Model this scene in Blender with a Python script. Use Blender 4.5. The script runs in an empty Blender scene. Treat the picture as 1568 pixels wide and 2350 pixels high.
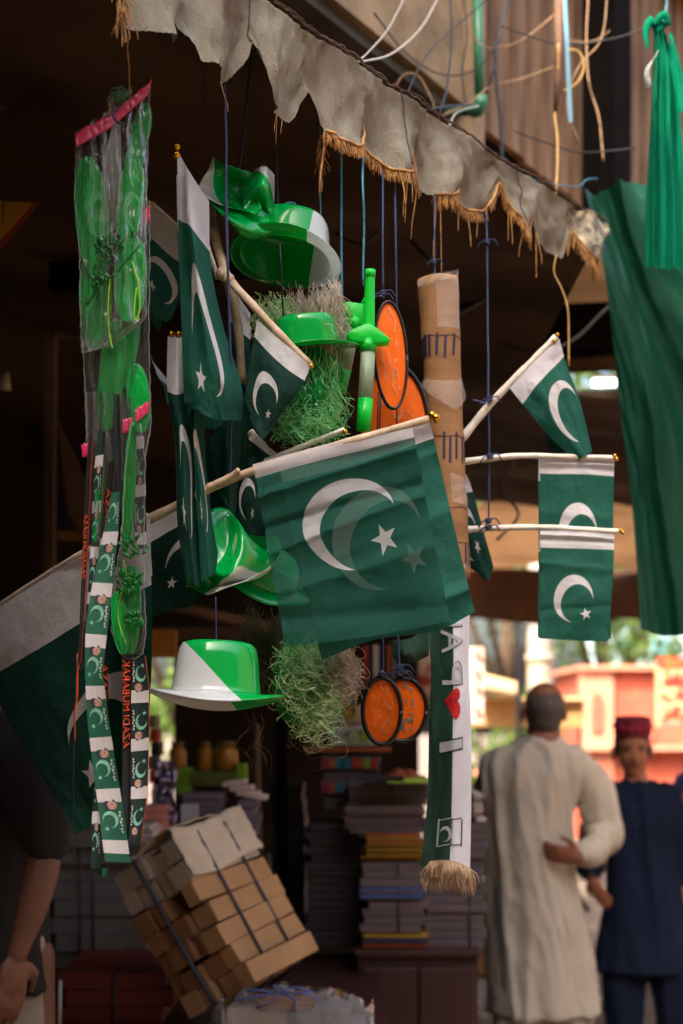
import bpy, bmesh, math, random
from mathutils import Vector, Matrix, noise, Euler
from mathutils.geometry import tessellate_polygon
random.seed(7)
R = math.radians
SC = bpy.context.scene
COL = SC.collection
# ------------------------------------------------------------------ camera
F, U0, V0, ZC = 3264.0, 784.0, 1654.0, 1.6
cam_d = bpy.data.cameras.new('camera'); cam = bpy.data.objects.new('camera', cam_d); COL.objects.link(cam)
cam.location = (0, 0, ZC); cam.rotation_euler = (R(90), 0, 0)
cam_d.sensor_fit = 'VERTICAL'; cam_d.sensor_height = 36.0; cam_d.sensor_width = 24.0
cam_d.lens = 50.0; cam_d.shift_y = (V0 - 1175.0) / 2350.0
cam_d.clip_start = 0.05; cam_d.clip_end = 400
cam_d.dof.use_dof = True; cam_d.dof.focus_distance = 2.52; cam_d.dof.aperture_fstop = 2.8
SC.camera = cam
# ------------------------------------------------------------------ sky and sun
SUN_EL, SUN_AZ = 50.0, 215.0          # azimuth clockwise from +Y
w = bpy.data.worlds.new('World'); SC.world = w; w.use_nodes = True
nt = w.node_tree; bg = nt.nodes['Background']
sk = nt.nodes.new('ShaderNodeTexSky'); sk.sky_type = 'NISHITA'; sk.sun_disc = False
sk.sun_elevation = R(SUN_EL); sk.sun_rotation = R(SUN_AZ); sk.dust_density = 8.0; sk.air_density = 1.0
nt.links.new(sk.outputs[0], bg.inputs[0]); bg.inputs[1].default_value = 0.15
sd = bpy.data.lights.new('sun', 'SUN'); sd.energy = 2.1; sd.angle = R(0.5); sd.color = (1.0, 0.93, 0.82)
sun = bpy.data.objects.new('sun', sd); COL.objects.link(sun)
_sv = Vector((math.sin(R(SUN_AZ)) * math.cos(R(SUN_EL)), math.cos(R(SUN_AZ)) * math.cos(R(SUN_EL)), math.sin(R(SUN_EL))))
sun.rotation_euler = _sv.to_track_quat('Z', 'Y').to_euler(); sun.location = (-6, -6, 12)
SC.view_settings.view_transform = 'Standard'; SC.view_settings.look = 'None'
SC.view_settings.exposure = 2.35; SC.view_settings.gamma = 1.0
SC.cycles.max_bounces = 8; SC.cycles.transparent_max_bounces = 16; SC.cycles.caustics_reflective = False
SC.cycles.sample_clamp_indirect = 6.0

# ------------------------------------------------------------------ small helpers
def P(u, v, Y): return Vector(((u - U0) / F * Y, Y, ZC - (v - V0) / F * Y))
def lin(c):
    c = c / 255.0
    return c / 12.92 if c <= 0.04045 else ((c + 0.055) / 1.055) ** 2.4
def rgb(r, g, b): return (lin(r), lin(g), lin(b), 1.0)

class E:                                   # tiny shader expression builder
    def __init__(s, t, o): s.t, s.o = t, o
    def _m(s, op, *a):
        n = s.t.nodes.new('ShaderNodeMath'); n.operation = op
        for i, x in enumerate((s,) + a):
            if isinstance(x, E): s.t.links.new(x.o, n.inputs[i])
            else: n.inputs[i].default_value = x
        return E(s.t, n.outputs[0])
    def __add__(s, x): return s._m('ADD', x)
    def __sub__(s, x): return s._m('SUBTRACT', x)
    def __mul__(s, x): return s._m('MULTIPLY', x)
    def lt(s, x): return s._m('LESS_THAN', x)
    def gt(s, x): return s._m('GREATER_THAN', x)
    def mx(s, x): return s._m('MAXIMUM', x)
    def f(s, op, *a): return s._m(op, *a)
def uvxy(t):
    n = t.nodes.new('ShaderNodeUVMap'); n.uv_map = 'UVMap'
    x = t.nodes.new('ShaderNodeSeparateXYZ'); t.links.new(n.outputs[0], x.inputs[0])
    return E(t, x.outputs[0]), E(t, x.outputs[1])
def objco(t, sc=(1, 1, 1)):
    n = t.nodes.new('ShaderNodeTexCoord'); m = t.nodes.new('ShaderNodeMapping'); m.inputs['Scale'].default_value = sc
    t.links.new(n.outputs['Object'], m.inputs[0]); return m.outputs[0]
def mixc(t, fac, a, b, blend='MIX'):
    n = t.nodes.new('ShaderNodeMix'); n.data_type = 'RGBA'; n.blend_type = blend
    for i, x in ((0, fac), (6, a), (7, b)):
        if isinstance(x, E): t.links.new(x.o, n.inputs[i])
        elif hasattr(x, 'is_output'): t.links.new(x, n.inputs[i])
        else: n.inputs[i].default_value = x
    return n.outputs[2]
def nz(t, scale, detail=3, co=None, rough=0.55):
    n = t.nodes.new('ShaderNodeTexNoise'); n.inputs['Scale'].default_value = scale
    n.inputs['Detail'].default_value = detail; n.inputs['Roughness'].default_value = rough
    if co is not None: t.links.new(co, n.inputs['Vector'])
    return n.outputs[0]
def ramp(t, x, lo, hi):
    n = t.nodes.new('ShaderNodeMapRange'); n.inputs[1].default_value = lo; n.inputs[2].default_value = hi
    t.links.new(x.o if isinstance(x, E) else x, n.inputs[0]); return n.outputs[0]

MATS = {}
def mat(name, col=(0.5, 0.5, 0.5, 1), rough=0.7, var=0.25, vscale=14.0, bump=0.15, bscale=60.0, metal=0.0, spec=0.5,
        trans=0.0, alpha=1.0, coat=0.0, sss=0.0, stretch=(1, 1, 1), colfn=None, emit=None, col2=None, bdist=0.004, tcol=None):
    if name in MATS: return MATS[name]
    m = bpy.data.materials.new(name); m.use_nodes = True; t = m.node_tree
    b = t.nodes['Principled BSDF']; out = t.nodes['Material Output']
    co = objco(t, stretch)
    base = colfn(t) if colfn else col
    n1 = nz(t, vscale, 5, co)
    dark = mixc(t, 1.0, base, (1 - var, 1 - var, 1 - var, 1), 'MULTIPLY') if col2 is None else col2
    c = mixc(t, ramp(t, n1, 0.35, 0.65), dark, base)
    t.links.new(c, b.inputs['Base Color'])
    b.inputs['Roughness'].default_value = rough; b.inputs['Metallic'].default_value = metal
    b.inputs['Specular IOR Level'].default_value = spec; b.inputs['Coat Weight'].default_value = coat
    b.inputs['Coat Roughness'].default_value = 0.06
    if emit: b.inputs['Emission Color'].default_value = emit[0]; b.inputs['Emission Strength'].default_value = emit[1]
    if bump > 0:
        bp = t.nodes.new('ShaderNodeBump'); bp.inputs['Strength'].default_value = bump; bp.inputs['Distance'].default_value = bdist
        t.links.new(nz(t, bscale, 4, co), bp.inputs['Height']); t.links.new(bp.outputs[0], b.inputs['Normal'])
    last = b.outputs[0]
    if trans > 0:
        tr = t.nodes.new('ShaderNodeBsdfTranslucent')
        if tcol: tr.inputs[0].default_value = tcol
        else: t.links.new(c, tr.inputs[0])
        mx = t.nodes.new('ShaderNodeMixShader'); mx.inputs[0].default_value = trans
        t.links.new(last, mx.inputs[1]); t.links.new(tr.outputs[0], mx.inputs[2]); last = mx.outputs[0]
    if alpha < 1:
        tp = t.nodes.new('ShaderNodeBsdfTransparent')
        if tcol: tp.inputs[0].default_value = tcol
        mx = t.nodes.new('ShaderNodeMixShader'); mx.inputs[0].default_value = alpha
        t.links.new(tp.outputs[0], mx.inputs[1]); t.links.new(last, mx.inputs[2]); last = mx.outputs[0]
    t.links.new(last, out.inputs[0])
    MATS[name] = m; return m

class MB:                                   # mesh builder in world coordinates
    def __init__(s): s.v, s.f, s.m, s.uv = [], [], [], []
    def add(s, vs, fs, mi=0, uvs=None):
        o = len(s.v); s.v += [Vector(x) for x in vs]; s.f += [tuple(i + o for i in f) for f in fs]; s.m += [mi] * len(fs)
        s.uv += (uvs if uvs else [(0, 0)] * len(vs)); return s
    def grid(s, fn, nx, ny, mi=0, uvfn=None, wrap=False):
        vs, fs, uvs = [], [], []
        for j in range(ny + 1):
            for i in range(nx + 1):
                a, b = i / nx, j / ny; vs.append(fn(a, b)); uvs.append(uvfn(a, b) if uvfn else (a, b))
        for j in range(ny):
            for i in range(nx):
                k = j * (nx + 1) + i; fs.append((k, k + 1, k + nx + 2, k + nx + 1))
        return s.add(vs, fs, mi, uvs)
    def box(s, c, sz, rot=None, mi=0):
        M = Matrix.Translation(Vector(c)) @ (rot.to_4x4() if rot is not None else Matrix())
        vs = [M @ Vector((x * sz[0] / 2, y * sz[1] / 2, z * sz[2] / 2)) for x in (-1, 1) for y in (-1, 1) for z in (-1, 1)]
        return s.add(vs, [(0, 1, 3, 2), (4, 6, 7, 5), (0, 4, 5, 1), (2, 3, 7, 6), (0, 2, 6, 4), (1, 5, 7, 3)], mi)
    def tube(s, pts, r, seg=6, mi=0, caps=True, flat=1.0):
        pts = [Vector(p) for p in pts]; n = len(pts); rr = r if isinstance(r, (list, tuple)) else [r] * n
        vs, fs = [], []; up = None
        for i, p in enumerate(pts):
            d = (pts[min(i + 1, n - 1)] - pts[max(i - 1, 0)])
            d = d.normalized() if d.length > 1e-9 else Vector((0, 0, -1))
            if up is None: up = Vector((0, 1, 0)) if abs(d.y) < 0.9 else Vector((1, 0, 0))
            a = d.cross(up); a = a.normalized() if a.length > 1e-6 else d.orthogonal().normalized()
            b = a.cross(d).normalized(); up = b
            for k in range(seg):
                t = 2 * math.pi * k / seg; vs.append(p + a * (math.cos(t) * rr[i]) + b * (math.sin(t) * rr[i] * flat))
        for i in range(n - 1):
            for k in range(seg):
                q = (k + 1) % seg; fs.append((i * seg + k, i * seg + q, (i + 1) * seg + q, (i + 1) * seg + k))
        if caps and seg > 2: fs += [tuple(range(seg))[::-1], tuple((n - 1) * seg + k for k in range(seg))]
        return s.add(vs, fs, mi)
    def ball(s, c, r, mi=0, nu=12, nv=8, rot=None):
        rr = r if isinstance(r, (tuple, list)) else (r, r, r); c = Vector(c); vs, fs = [], []
        for j in range(nv + 1):
            for i in range(nu):
                a, b = 2 * math.pi * i / nu, math.pi * j / nv
                q = Vector((rr[0] * math.cos(a) * math.sin(b), rr[1] * math.sin(a) * math.sin(b), rr[2] * math.cos(b)))
                vs.append(c + (rot @ q if rot is not None else q))
        for j in range(nv):
            for i in range(nu):
                q = (i + 1) % nu; fs.append((j * nu + i, (j + 1) * nu + i, (j + 1) * nu + q, j * nu + q))
        return s.add(vs, fs, mi)
    def rings(s, rings, mi=0, caps=True):
        n = len(rings[0]); vs = [p for r in rings for p in r]; fs = []
        for i in range(len(rings) - 1):
            for k in range(n):
                q = (k + 1) % n; fs.append((i * n + k, i * n + q, (i + 1) * n + q, (i + 1) * n + k))
        if caps: fs += [tuple(range(n))[::-1], tuple((len(rings) - 1) * n + k for k in range(n))]
        return s.add(vs, fs, mi)
    def build(s, name, mats, parent=None, smooth=True, origin=None, kind=None, merge=False):
        org = Vector(origin) if origin is not None else (parent_origin(parent) if parent else Vector((sum(v.x for v in s.v) / len(s.v), sum(v.y for v in s.v) / len(s.v), min(v.z for v in s.v))))
        me = bpy.data.meshes.new(name); me.from_pydata([v - org for v in s.v], [], s.f)
        ul = me.uv_layers.new(name='UVMap')
        ul.data.foreach_set('uv', [c for l in me.loops for c in s.uv[l.vertex_index]])
        for m in (mats if isinstance(mats, (list, tuple)) else [mats]): me.materials.append(m)
        me.polygons.foreach_set('material_index', s.m); me.polygons.foreach_set('use_smooth', [smooth] * len(s.f))
        bm = bmesh.new(); bm.from_mesh(me)
        if merge: bmesh.ops.remove_doubles(bm, verts=bm.verts, dist=merge)
        bmesh.ops.recalc_face_normals(bm, faces=bm.faces)
        bm.to_mesh(me); bm.free(); me.update()
        o = bpy.data.objects.new(name, me); COL.objects.link(o)
        if parent: o.parent = parent
        else: o.location = org
        if kind: o['kind'] = kind
        return o
def parent_origin(p):
    v = Vector((0, 0, 0))
    while p: v += Vector(p.location); p = p.parent
    return v
def tag(o, label, cat, group=None):
    o['label'] = label; o['category'] = cat
    if group: o['group'] = group
    return o
def thing(name, label, cat, loc, group=None):
    o = bpy.data.objects.new(name, None); o.empty_display_size = 0.05; COL.objects.link(o); o.location = loc
    return tag(o, label, cat, group)
def solid(o, th):
    md = o.modifiers.new('thickness', 'SOLIDIFY'); md.thickness = th; md.offset = 0; return o
def bevel(o, w_, seg=2):
    md = o.modifiers.new('bevel', 'BEVEL'); md.width = w_; md.segments = seg; md.limit_method = 'ANGLE'; return o

def cr(p0, p1, p2, p3, t):
    return 0.5 * ((2 * p1) + (p2 - p0) * t + (2 * p0 - 5 * p1 + 4 * p2 - p3) * t * t + (3 * p1 - p0 - 3 * p2 + p3) * t ** 3)
def curve_at(pts, t):
    n = len(pts) - 1
    if n == 0: return pts[0]
    x = min(max(t, 0.0), 1.0) * n; i = min(int(x), n - 1); f = x - i
    return cr(pts[i - 1] if i > 0 else pts[0] * 2 - pts[1], pts[i], pts[i + 1], pts[i + 2] if i + 2 <= n else pts[n] * 2 - pts[n - 1], f)
def smooth_pts(pts, n): 
    pts = [Vector(p) for p in pts]; return [curve_at(pts, k / n) for k in range(n + 1)]
def lerp_tab(tab, x):
    if x <= tab[0][0]: return tab[0][1]
    for (a, b), (c, d) in zip(tab, tab[1:]):
        if x <= c: return b + (d - b) * (x - a) / (c - a)
    return tab[-1][1]
def grid_surf(ctrl):
    rows = [[P(*p) for p in r] for r in ctrl]
    def f(s, t): return curve_at([curve_at(r, s) for r in rows], t)
    return f
def fbm(v, o=4): return noise.fractal(v, 1.0, 2.0, o)
def wavy(surf, amp=0.006, freq=(2.5, 2.0), seed=0.0, extra=None, pin=True):
    def f(s, t):
        p = surf(s, t)
        d = amp * (1.4 * fbm(Vector((s * freq[0] + seed, t * freq[1], seed * 1.7)), 4))
        if pin: d *= min(1.0, t * 5 + 0.1)
        if extra: d += extra(s, t)
        return p + Vector((0, d, 0)) + Vector((0.15 * d, 0, 0))
    return f
def string(label, pts, r, m, name='hanging_string', group='strings hanging from the awning', n=None, cat='string', knots=(), kind=None):
    ps = [P(*p) for p in pts]; n = n or max(8, len(pts) * 5)
    ps = smooth_pts(ps, n) if len(ps) > 2 else [ps[0].lerp(ps[1], k / n) for k in range(n + 1)]
    sd_ = random.random() * 50
    ps = [p + Vector((noise.noise(p * 9 + Vector((sd_, 0, 0))), noise.noise(p * 9 + Vector((0, sd_, 0))), 0)) * 0.0015 for p in ps]
    mb = MB().tube(ps, r, 6)
    for k in knots:
        q = P(*k)
        for j in range(3):
            a = [q + Vector((math.cos(x) * r * 2.6, math.sin(x) * r * 2.6, (j - 1) * r * 1.6 + r * 0.6 * math.sin(2 * x + j))) for x in [i * math.pi / 5 for i in range(11)]]
            mb.tube(a, r * 0.9, 5)
        mb.tube(smooth_pts([q, q + Vector((r * 7, -r * 2, r * 2)), q + Vector((r * 12, 0, -r * 4))], 6), r * 0.7, 4)
        mb.tube(smooth_pts([q, q + Vector((-r * 6, -r * 2, -r * 1)), q + Vector((-r * 10, 0, -r * 7))], 6), r * 0.7, 4)
    o = mb.build(name, m)
    return tag(o, label, cat, group)
def fine(mb, surf, vs, fs, mi, off, step=.006):
    vs = list(vs); P3 = [surf(*v) for v in vs]; cache = {}; out = []
    def mid(a, b):
        k = (a, b) if a < b else (b, a)
        if k not in cache:
            cache[k] = len(vs); vs.append(((vs[a][0] + vs[b][0]) / 2, (vs[a][1] + vs[b][1]) / 2)); P3.append(surf(*vs[-1]))
        return cache[k]
    st = []
    for f in fs:
        for i in range(1, len(f) - 1): st.append((f[0], f[i], f[i + 1], 0))
    while st:
        a, b, c, d = st.pop(); e = [((P3[a] - P3[b]).length, a, b, c), ((P3[b] - P3[c]).length, b, c, a), ((P3[c] - P3[a]).length, c, a, b)]
        L, p, q, r = max(e)
        if L > step and d < 8: m = mid(p, q); st.append((p, m, r, d + 1)); st.append((m, q, r, d + 1))
        else: out.append((a, b, c))
    mb.add([p + Vector((0, -off, 0)) for p in P3], out, mi)
def poly_decal(mb, surf, poly, mi=0, off=0.0009):
    """flat print: polygon in (s,t) laid on a surface"""
    tri = tessellate_polygon([[Vector((x, y, 0)) for x, y in poly]])
    fine(mb, surf, poly, [tuple(t) for t in tri], mi, off)
_font = {}
def text_tris(body):
    if body in _font: return _font[body]
    cu = bpy.data.curves.new('t', 'FONT'); cu.body = body; cu.resolution_u = 3; cu.align_x = 'LEFT'
    o = bpy.data.objects.new('t', cu); COL.objects.link(o)
    dg = bpy.context.evaluated_depsgraph_get(); dg.update(); me = o.evaluated_get(dg).to_mesh()
    vs = [(v.co.x, v.co.y) for v in me.vertices]; fs = [tuple(p.vertices) for p in me.polygons]
    o.evaluated_get(dg).to_mesh_clear(); bpy.data.objects.remove(o); bpy.data.curves.remove(cu)
    if not vs: vs = [(0, 0), (1, 0), (0, 1)]; fs = [(0, 1, 2)]
    x0, x1 = min(v[0] for v in vs), max(v[0] for v in vs); y0, y1 = min(v[1] for v in vs), max(v[1] for v in vs)
    vs = [((x - x0) / (x1 - x0), (y - y0) / max(1e-6, y1 - y0)) for x, y in vs]
    _font[body] = (vs, fs); return vs, fs
def text_decal(mb, surf, body, mapfn, mi=0, off=0.0012):
    """mapfn maps text x,y in 0..1 to surface (s,t)"""
    vs, fs = text_tris(body)
    fine(mb, surf, [mapfn(x, y) for x, y in vs], fs, mi, off)
def crescent_poly(cx, cy, r, ang, asp=1.0, thick=0.3, n=22):
    """crescent opening towards ang (radians, y down), asp scales x"""
    a0 = 0.62
    out = [(math.cos(a), math.sin(a)) for a in [ang + a0 + (2 * math.pi - 2 * a0) * k / n for k in range(n + 1)]]
    p0, p1 = out[0], out[-1]
    # inner circle through both tips, centre shifted towards the opening
    off = thick; c = (math.cos(ang) * off, math.sin(ang) * off); r2 = math.hypot(p0[0] - c[0], p0[1] - c[1])
    aa = math.atan2(p0[1] - c[1], p0[0] - c[0]); ab = math.atan2(p1[1] - c[1], p1[0] - c[0])
    while ab < aa: ab += 2 * math.pi
    inn = [(c[0] + r2 * math.cos(ab + (aa - ab) * k / n), c[1] + r2 * math.sin(ab + (aa - ab) * k / n)) for k in range(1, n)]
    return [(cx + x * r * asp, cy + y * r) for x, y in out + inn]
def star_poly(cx, cy, r, ang=0.0, asp=1.0):
    return [(cx + math.cos(ang + k * math.pi / 5) * (r if k % 2 == 0 else r * 0.4) * asp, cy + math.sin(ang + k * math.pi / 5) * (r if k % 2 == 0 else r * 0.4)) for k in range(10)]
# ------------------------------------------------------------------ materials
M_canvas = mat('canvas_brown', rgb(150, 112, 76), 0.9, 0.45, 1.6, 0.3, 25, trans=0.3, col2=rgb(112, 80, 52))
M_ceil = mat('dark_brown_cloth', rgb(80, 60, 44), 0.9, 0.55, 1.3, 0.8, 9, col2=rgb(38, 28, 22), spec=.1)  # dark brown cloth with random darker mottling
M_dark = mat('dark_brown_wall', rgb(52, 40, 33), 0.9, 0.5, 3, 0.3, 20)  # plain dark brown with random mottling
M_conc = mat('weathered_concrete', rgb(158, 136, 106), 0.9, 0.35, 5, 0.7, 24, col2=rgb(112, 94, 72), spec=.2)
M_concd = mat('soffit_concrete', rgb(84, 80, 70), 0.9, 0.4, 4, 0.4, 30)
M_panel = mat('brown_painted_board', rgb(140, 114, 88), 0.75, 0.3, 3, 0.3, 20, stretch=(3, 3, .6), col2=rgb(88, 66, 48), spec=.1)
M_column = mat('black_timber', rgb(18, 14, 12), 1.0, 0.4, 8, 0.3, 40, spec=.05)
M_brick = mat('terracotta_plaster', rgb(186, 92, 66), 0.85, 0.2, 3, 0.3, 14, col2=rgb(160, 72, 50))
M_brick2 = mat('terracotta_trim', rgb(202, 134, 104), 0.85, 0.15, 3, 0.2, 14)
M_brick3 = mat('terracotta_darker_paint', rgb(176, 84, 62), 0.85, 0.2, 3, 0.2, 14)  # slightly darker terracotta on niches and roofs
M_ground = mat('dusty_paving', rgb(118, 100, 84), 0.9, 0.35, 1.5, 0.5, 12)
M_trunk = mat('bark', rgb(98, 76, 56), 0.9, 0.4, 10, 0.6, 30)
M_leaf = mat('tree_leaf', rgb(112, 134, 52), 0.6, 0.35, 3, 0.0, 10, trans=0.45, col2=rgb(58, 88, 34))
M_wood = mat('old_timber', rgb(104, 78, 56), 0.8, 0.4, 6, 0.4, 40, stretch=(2, 2, .3))
M_redwood = mat('dark_red_laminate', rgb(58, 26, 20), 0.55, 0.35, 4, 0.1, 30)
M_paper = mat('page_block_paper', rgb(132, 118, 116), 0.9, 0.3, 4, 0.8, 300, stretch=(.2, .2, 6), col2=rgb(98, 86, 88), spec=.1)
M_blackpole = mat('black_pipe', rgb(24, 24, 26), 0.5, 0.3, 8, 0.1)
M_navy = mat('navy_string', rgb(38, 52, 92), 0.6, 0.4, 90, 0.5, 300, stretch=(1, 1, 1))
M_cyan = mat('cyan_string', rgb(58, 132, 150), 0.5, 0.35, 90, 0.4, 300)
M_black = mat('black_cord', rgb(22, 22, 26), 0.55, 0.3, 60, 0.2)
M_white = mat('white_cable', rgb(206, 196, 180), 0.5, 0.25, 20, 0.1)
M_beige = mat('beige_rope', rgb(168, 132, 96), 0.8, 0.35, 60, 0.5, 300)
M_gold = mat('gold_thread', rgb(176, 126, 58), 0.55, 0.5, 50, 0.3, 200, col2=rgb(112, 74, 34))
M_fringe = mat('gold_fringe', rgb(214, 160, 86), 0.6, 0.5, 40, 0.3, 200, col2=rgb(140, 92, 46))
M_ball = mat('gold_metal_ball', rgb(214, 154, 42), 0.16, 0.1, 20, 0.0, metal=1.0)
M_stick = mat('pale_reed', rgb(214, 192, 160), 0.55, 0.4, 30, 0.4, 90, stretch=(1, 1, 1), col2=rgb(168, 138, 104))
M_stickw = mat('white_reed', rgb(232, 222, 204), 0.45, 0.2, 40, 0.2, 90)
M_tube = mat('cardboard', rgb(158, 118, 78), 0.8, 0.22, 5, 0.3, 120, stretch=(1, 1, 3), col2=rgb(126, 90, 58), spec=.2)
M_ink = mat('purple_ink', rgb(42, 30, 62), 0.6, 0.2, 20, 0)
def alpha_film(name, col, amt, rough=0.1, bump=1.0, bscale=90, stretch=(1, 1, .2), milky=0.032):
    if name in MATS: return MATS[name]
    m = bpy.data.materials.new(name); m.use_nodes = True; t = m.node_tree; t.nodes.remove(t.nodes['Principled BSDF'])
    out = t.nodes['Material Output']; co = objco(t, stretch)
    bp = t.nodes.new('ShaderNodeBump'); bp.inputs['Strength'].default_value = bump; bp.inputs['Distance'].default_value = 0.014
    t.links.new(nz(t, bscale, 3, co), bp.inputs['Height'])
    gl = t.nodes.new('ShaderNodeBsdfGlossy'); gl.inputs['Roughness'].default_value = rough; t.links.new(bp.outputs[0], gl.inputs['Normal'])
    df = t.nodes.new('ShaderNodeBsdfDiffuse'); df.inputs[0].default_value = col
    tp = t.nodes.new('ShaderNodeBsdfTransparent'); tp.inputs[0].default_value = (0.95, 0.95, 0.95, 1)
    lw = t.nodes.new('ShaderNodeLayerWeight'); lw.inputs[0].default_value = 0.2; t.links.new(bp.outputs[0], lw.inputs['Normal'])
    a = t.nodes.new('ShaderNodeMixShader'); a.inputs[0].default_value = milky
    t.links.new(tp.outputs[0], a.inputs[1]); t.links.new(df.outputs[0], a.inputs[2])
    g = t.nodes.new('ShaderNodeMixShader'); k = E(t, lw.outputs['Fresnel']) * amt
    t.links.new(k.o, g.inputs[0]); t.links.new(a.outputs[0], g.inputs[1]); t.links.new(gl.outputs[0], g.inputs[2])
    t.links.new(g.outputs[0], out.inputs[0]); MATS[name] = m; return m
M_film = alpha_film('clear_plastic_film', rgb(220, 220, 210), .7)
M_wrap = alpha_film('crumpled_wrap', rgb(210, 205, 200), 1.3, 0.15, 1.0, 26, (1, 1, 1), 0.16)
M_seam = mat('film_seam', rgb(200, 200, 190), 0.3, 0.2, 60, 0.3, 200, alpha=0.35)
M_pink = mat('pink_zip_strip', rgb(206, 20, 74), 0.3, 0.5, 60, 0.4, 120, stretch=(1, 1, .5), col2=rgb(214, 70, 110), coat=0.2)
GREEN = rgb(0, 188, 80)
def split_fn(a, b, c, q=0.0):
    def fn(t):
        x, y = uvxy(t); e = x * a + y * b + x * x * q + c
        return mixc(t, e.gt(0.0), GREEN, rgb(222, 226, 222))
    return fn
def hat_mat(name, a, b, c, q=0.0, trans=0.3):
    return mat(name, colfn=split_fn(a, b, c, q), rough=0.14, var=0.06, vscale=8, bump=0.12, bscale=22, trans=trans, coat=0.6)
M_gplas = mat('green_toy_plastic', rgb(0, 196, 74), 0.22, 0.12, 10, 0.1, 30, trans=0.35, coat=0.3)
M_gtrans = mat('see_through_green_plastic', rgb(20, 216, 96), 0.16, 0.2, 8, 0.08, 20, trans=0.5, alpha=0.96, coat=.6, tcol=rgb(90, 220, 130), stretch=(1, 1, .3))
M_neon = mat('neon_green_plastic', rgb(20, 224, 70), 0.3, 0.08, 10, 0.05, 30, trans=0.35)
M_pale = mat('frosted_plastic', rgb(196, 216, 186), 0.35, 0.1, 10, 0.05, 30, trans=0.5)
M_lemon = mat('yellow_green_wire', rgb(160, 224, 40), 0.4, 0.1, 10, 0)
M_orange = mat('orange_membrane', rgb(255, 112, 10), 0.35, 0.08, 14, 0.15, 60, trans=0.15, coat=0.15)
M_orangep = mat('orange_print', rgb(255, 160, 90), 0.45, 0.4, 60, 0, alpha=.7)
M_greyp = mat('grey_print', rgb(150, 120, 108), 0.5, 0.4, 60, 0)
M_rim = mat('black_rim', rgb(20, 18, 18), 0.3, 0.3, 60, 0.3, 200)
M_val = mat('faded_valance_cloth', rgb(156, 150, 132), 0.95, 0.3, 6, 0.8, 320, col2=rgb(112, 98, 82), spec=.1, trans=0.1, stretch=(1, 1, .6))
M_cord = mat('rusty_braid', rgb(92, 62, 44), 0.7, 0.5, 70, 0.5, 200)
M_patch = mat('worn_patchwork', rgb(196, 184, 150), 0.8, 0.6, 22, 0.5, 80, col2=rgb(58, 48, 44))
M_bigg = mat('bottle_green_satin', rgb(10, 66, 48), 0.55, 0.3, 3, 0.5, 14, trans=0.12, spec=.2)
M_teal = mat('teal_gauze', rgb(0, 124, 90), 0.9, 0.25, 30, 0.7, 200, trans=0.2, spec=.1, stretch=(1, 1, .2))
M_ribg = mat('ribbon_green_print', rgb(22, 98, 70), 0.55, 0.2, 30, 0.25, 400)
M_ribd = mat('ribbon_dark_green', rgb(8, 42, 34), 0.6, 0.25, 30, 0.2, 400)
M_ribw = mat('ribbon_white_print', rgb(214, 208, 202), 0.6, 0.1, 30, 0.15, 400)
M_ribb = mat('ribbon_black', rgb(14, 20, 18), 0.55, 0.25, 30, 0.2, 400)
M_mint = mat('mint_print', rgb(140, 206, 176), 0.6, 0.3, 120, 0)
M_faint = mat('faint_green_print', rgb(84, 180, 110), 0.4, 0.4, 60, 0, alpha=.6)
M_otext = mat('orange_lettering', rgb(238, 84, 22), 0.55, 0.2, 60, 0)
M_skinp = mat('portrait_face_print', rgb(212, 166, 140), 0.6, 0.3, 160, 0)
M_hatp = mat('portrait_cap_print', rgb(58, 52, 66), 0.6, 0.3, 90, 0)
M_pgreen = mat('scarf_green', rgb(14, 58, 42), 0.7, 0.25, 10, 0.3, 400)
M_pwhite = mat('scarf_white', rgb(208, 208, 212), 0.7, 0.1, 10, 0.3, 400)
M_red = mat('red_print', rgb(196, 12, 18), 0.6, 0.2, 20, 0)
M_greyw = mat('faded_letter_print', rgb(176, 178, 178), 0.65, 0.1, 20, 0)
M_darkline = mat('dark_letter_outline', rgb(14, 40, 34), 0.65, 0.1, 20, 0)
M_skin = mat('brown_skin', rgb(140, 88, 64), 0.55, 0.15, 12, 0.15, 90)
M_skin2 = mat('warm_brown_skin', rgb(166, 106, 78), 0.55, 0.15, 12, 0.15, 90)
M_hair = mat('grey_stubble_hair', rgb(92, 82, 76), 0.8, 0.3, 60, 0.6, 300)
M_hairb = mat('black_hair', rgb(26, 20, 20), 0.6, 0.3, 60, 0.6, 300)
M_kam = mat('beige_cotton', rgb(190, 180, 164), 0.9, 0.1, 3, 0.3, 60, spec=.1, stretch=(3, 3, .6))
M_nav = mat('navy_cotton', rgb(28, 36, 58), 0.9, 0.25, 4, 0.3, 60, spec=.1)
M_blackc = mat('black_cotton', rgb(22, 20, 20), 0.9, 0.2, 4, 0.2, 60)
M_blue = mat('blue_cotton', rgb(54, 76, 150), 0.85, 0.2, 4, 0.2, 60)
M_maroon = mat('maroon_cap_cloth', rgb(132, 26, 52), 0.8, 0.4, 50, 0.6, 160)
M_carton = mat('kraft_carton', rgb(176, 136, 92), 0.8, 0.2, 8, 0.2, 60)
M_cartonp = mat('pale_carton', rgb(176, 160, 140), 0.8, 0.2, 8, 0.2, 60)
M_cartond = mat('brown_carton', rgb(150, 104, 66), 0.8, 0.3, 8, 0.2, 60)
M_strap = mat('blue_grey_strap', rgb(48, 58, 74), 0.5, 0.2, 20, 0.1)
M_glow = mat('tube_lamp_glow', rgb(255, 252, 240), 0.5, 0, 5, 0, emit=((1, 0.97, 0.9, 1), 2.5))
M_pvc = mat('green_pvc_pipe', rgb(46, 118, 82), 0.4, 0.2, 20, 0.1)
def cmat(name, r, g, b, rough=0.6): return mat(name, rgb(r, g, b), rough, 0.2, 12, 0.15, 60)

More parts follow.
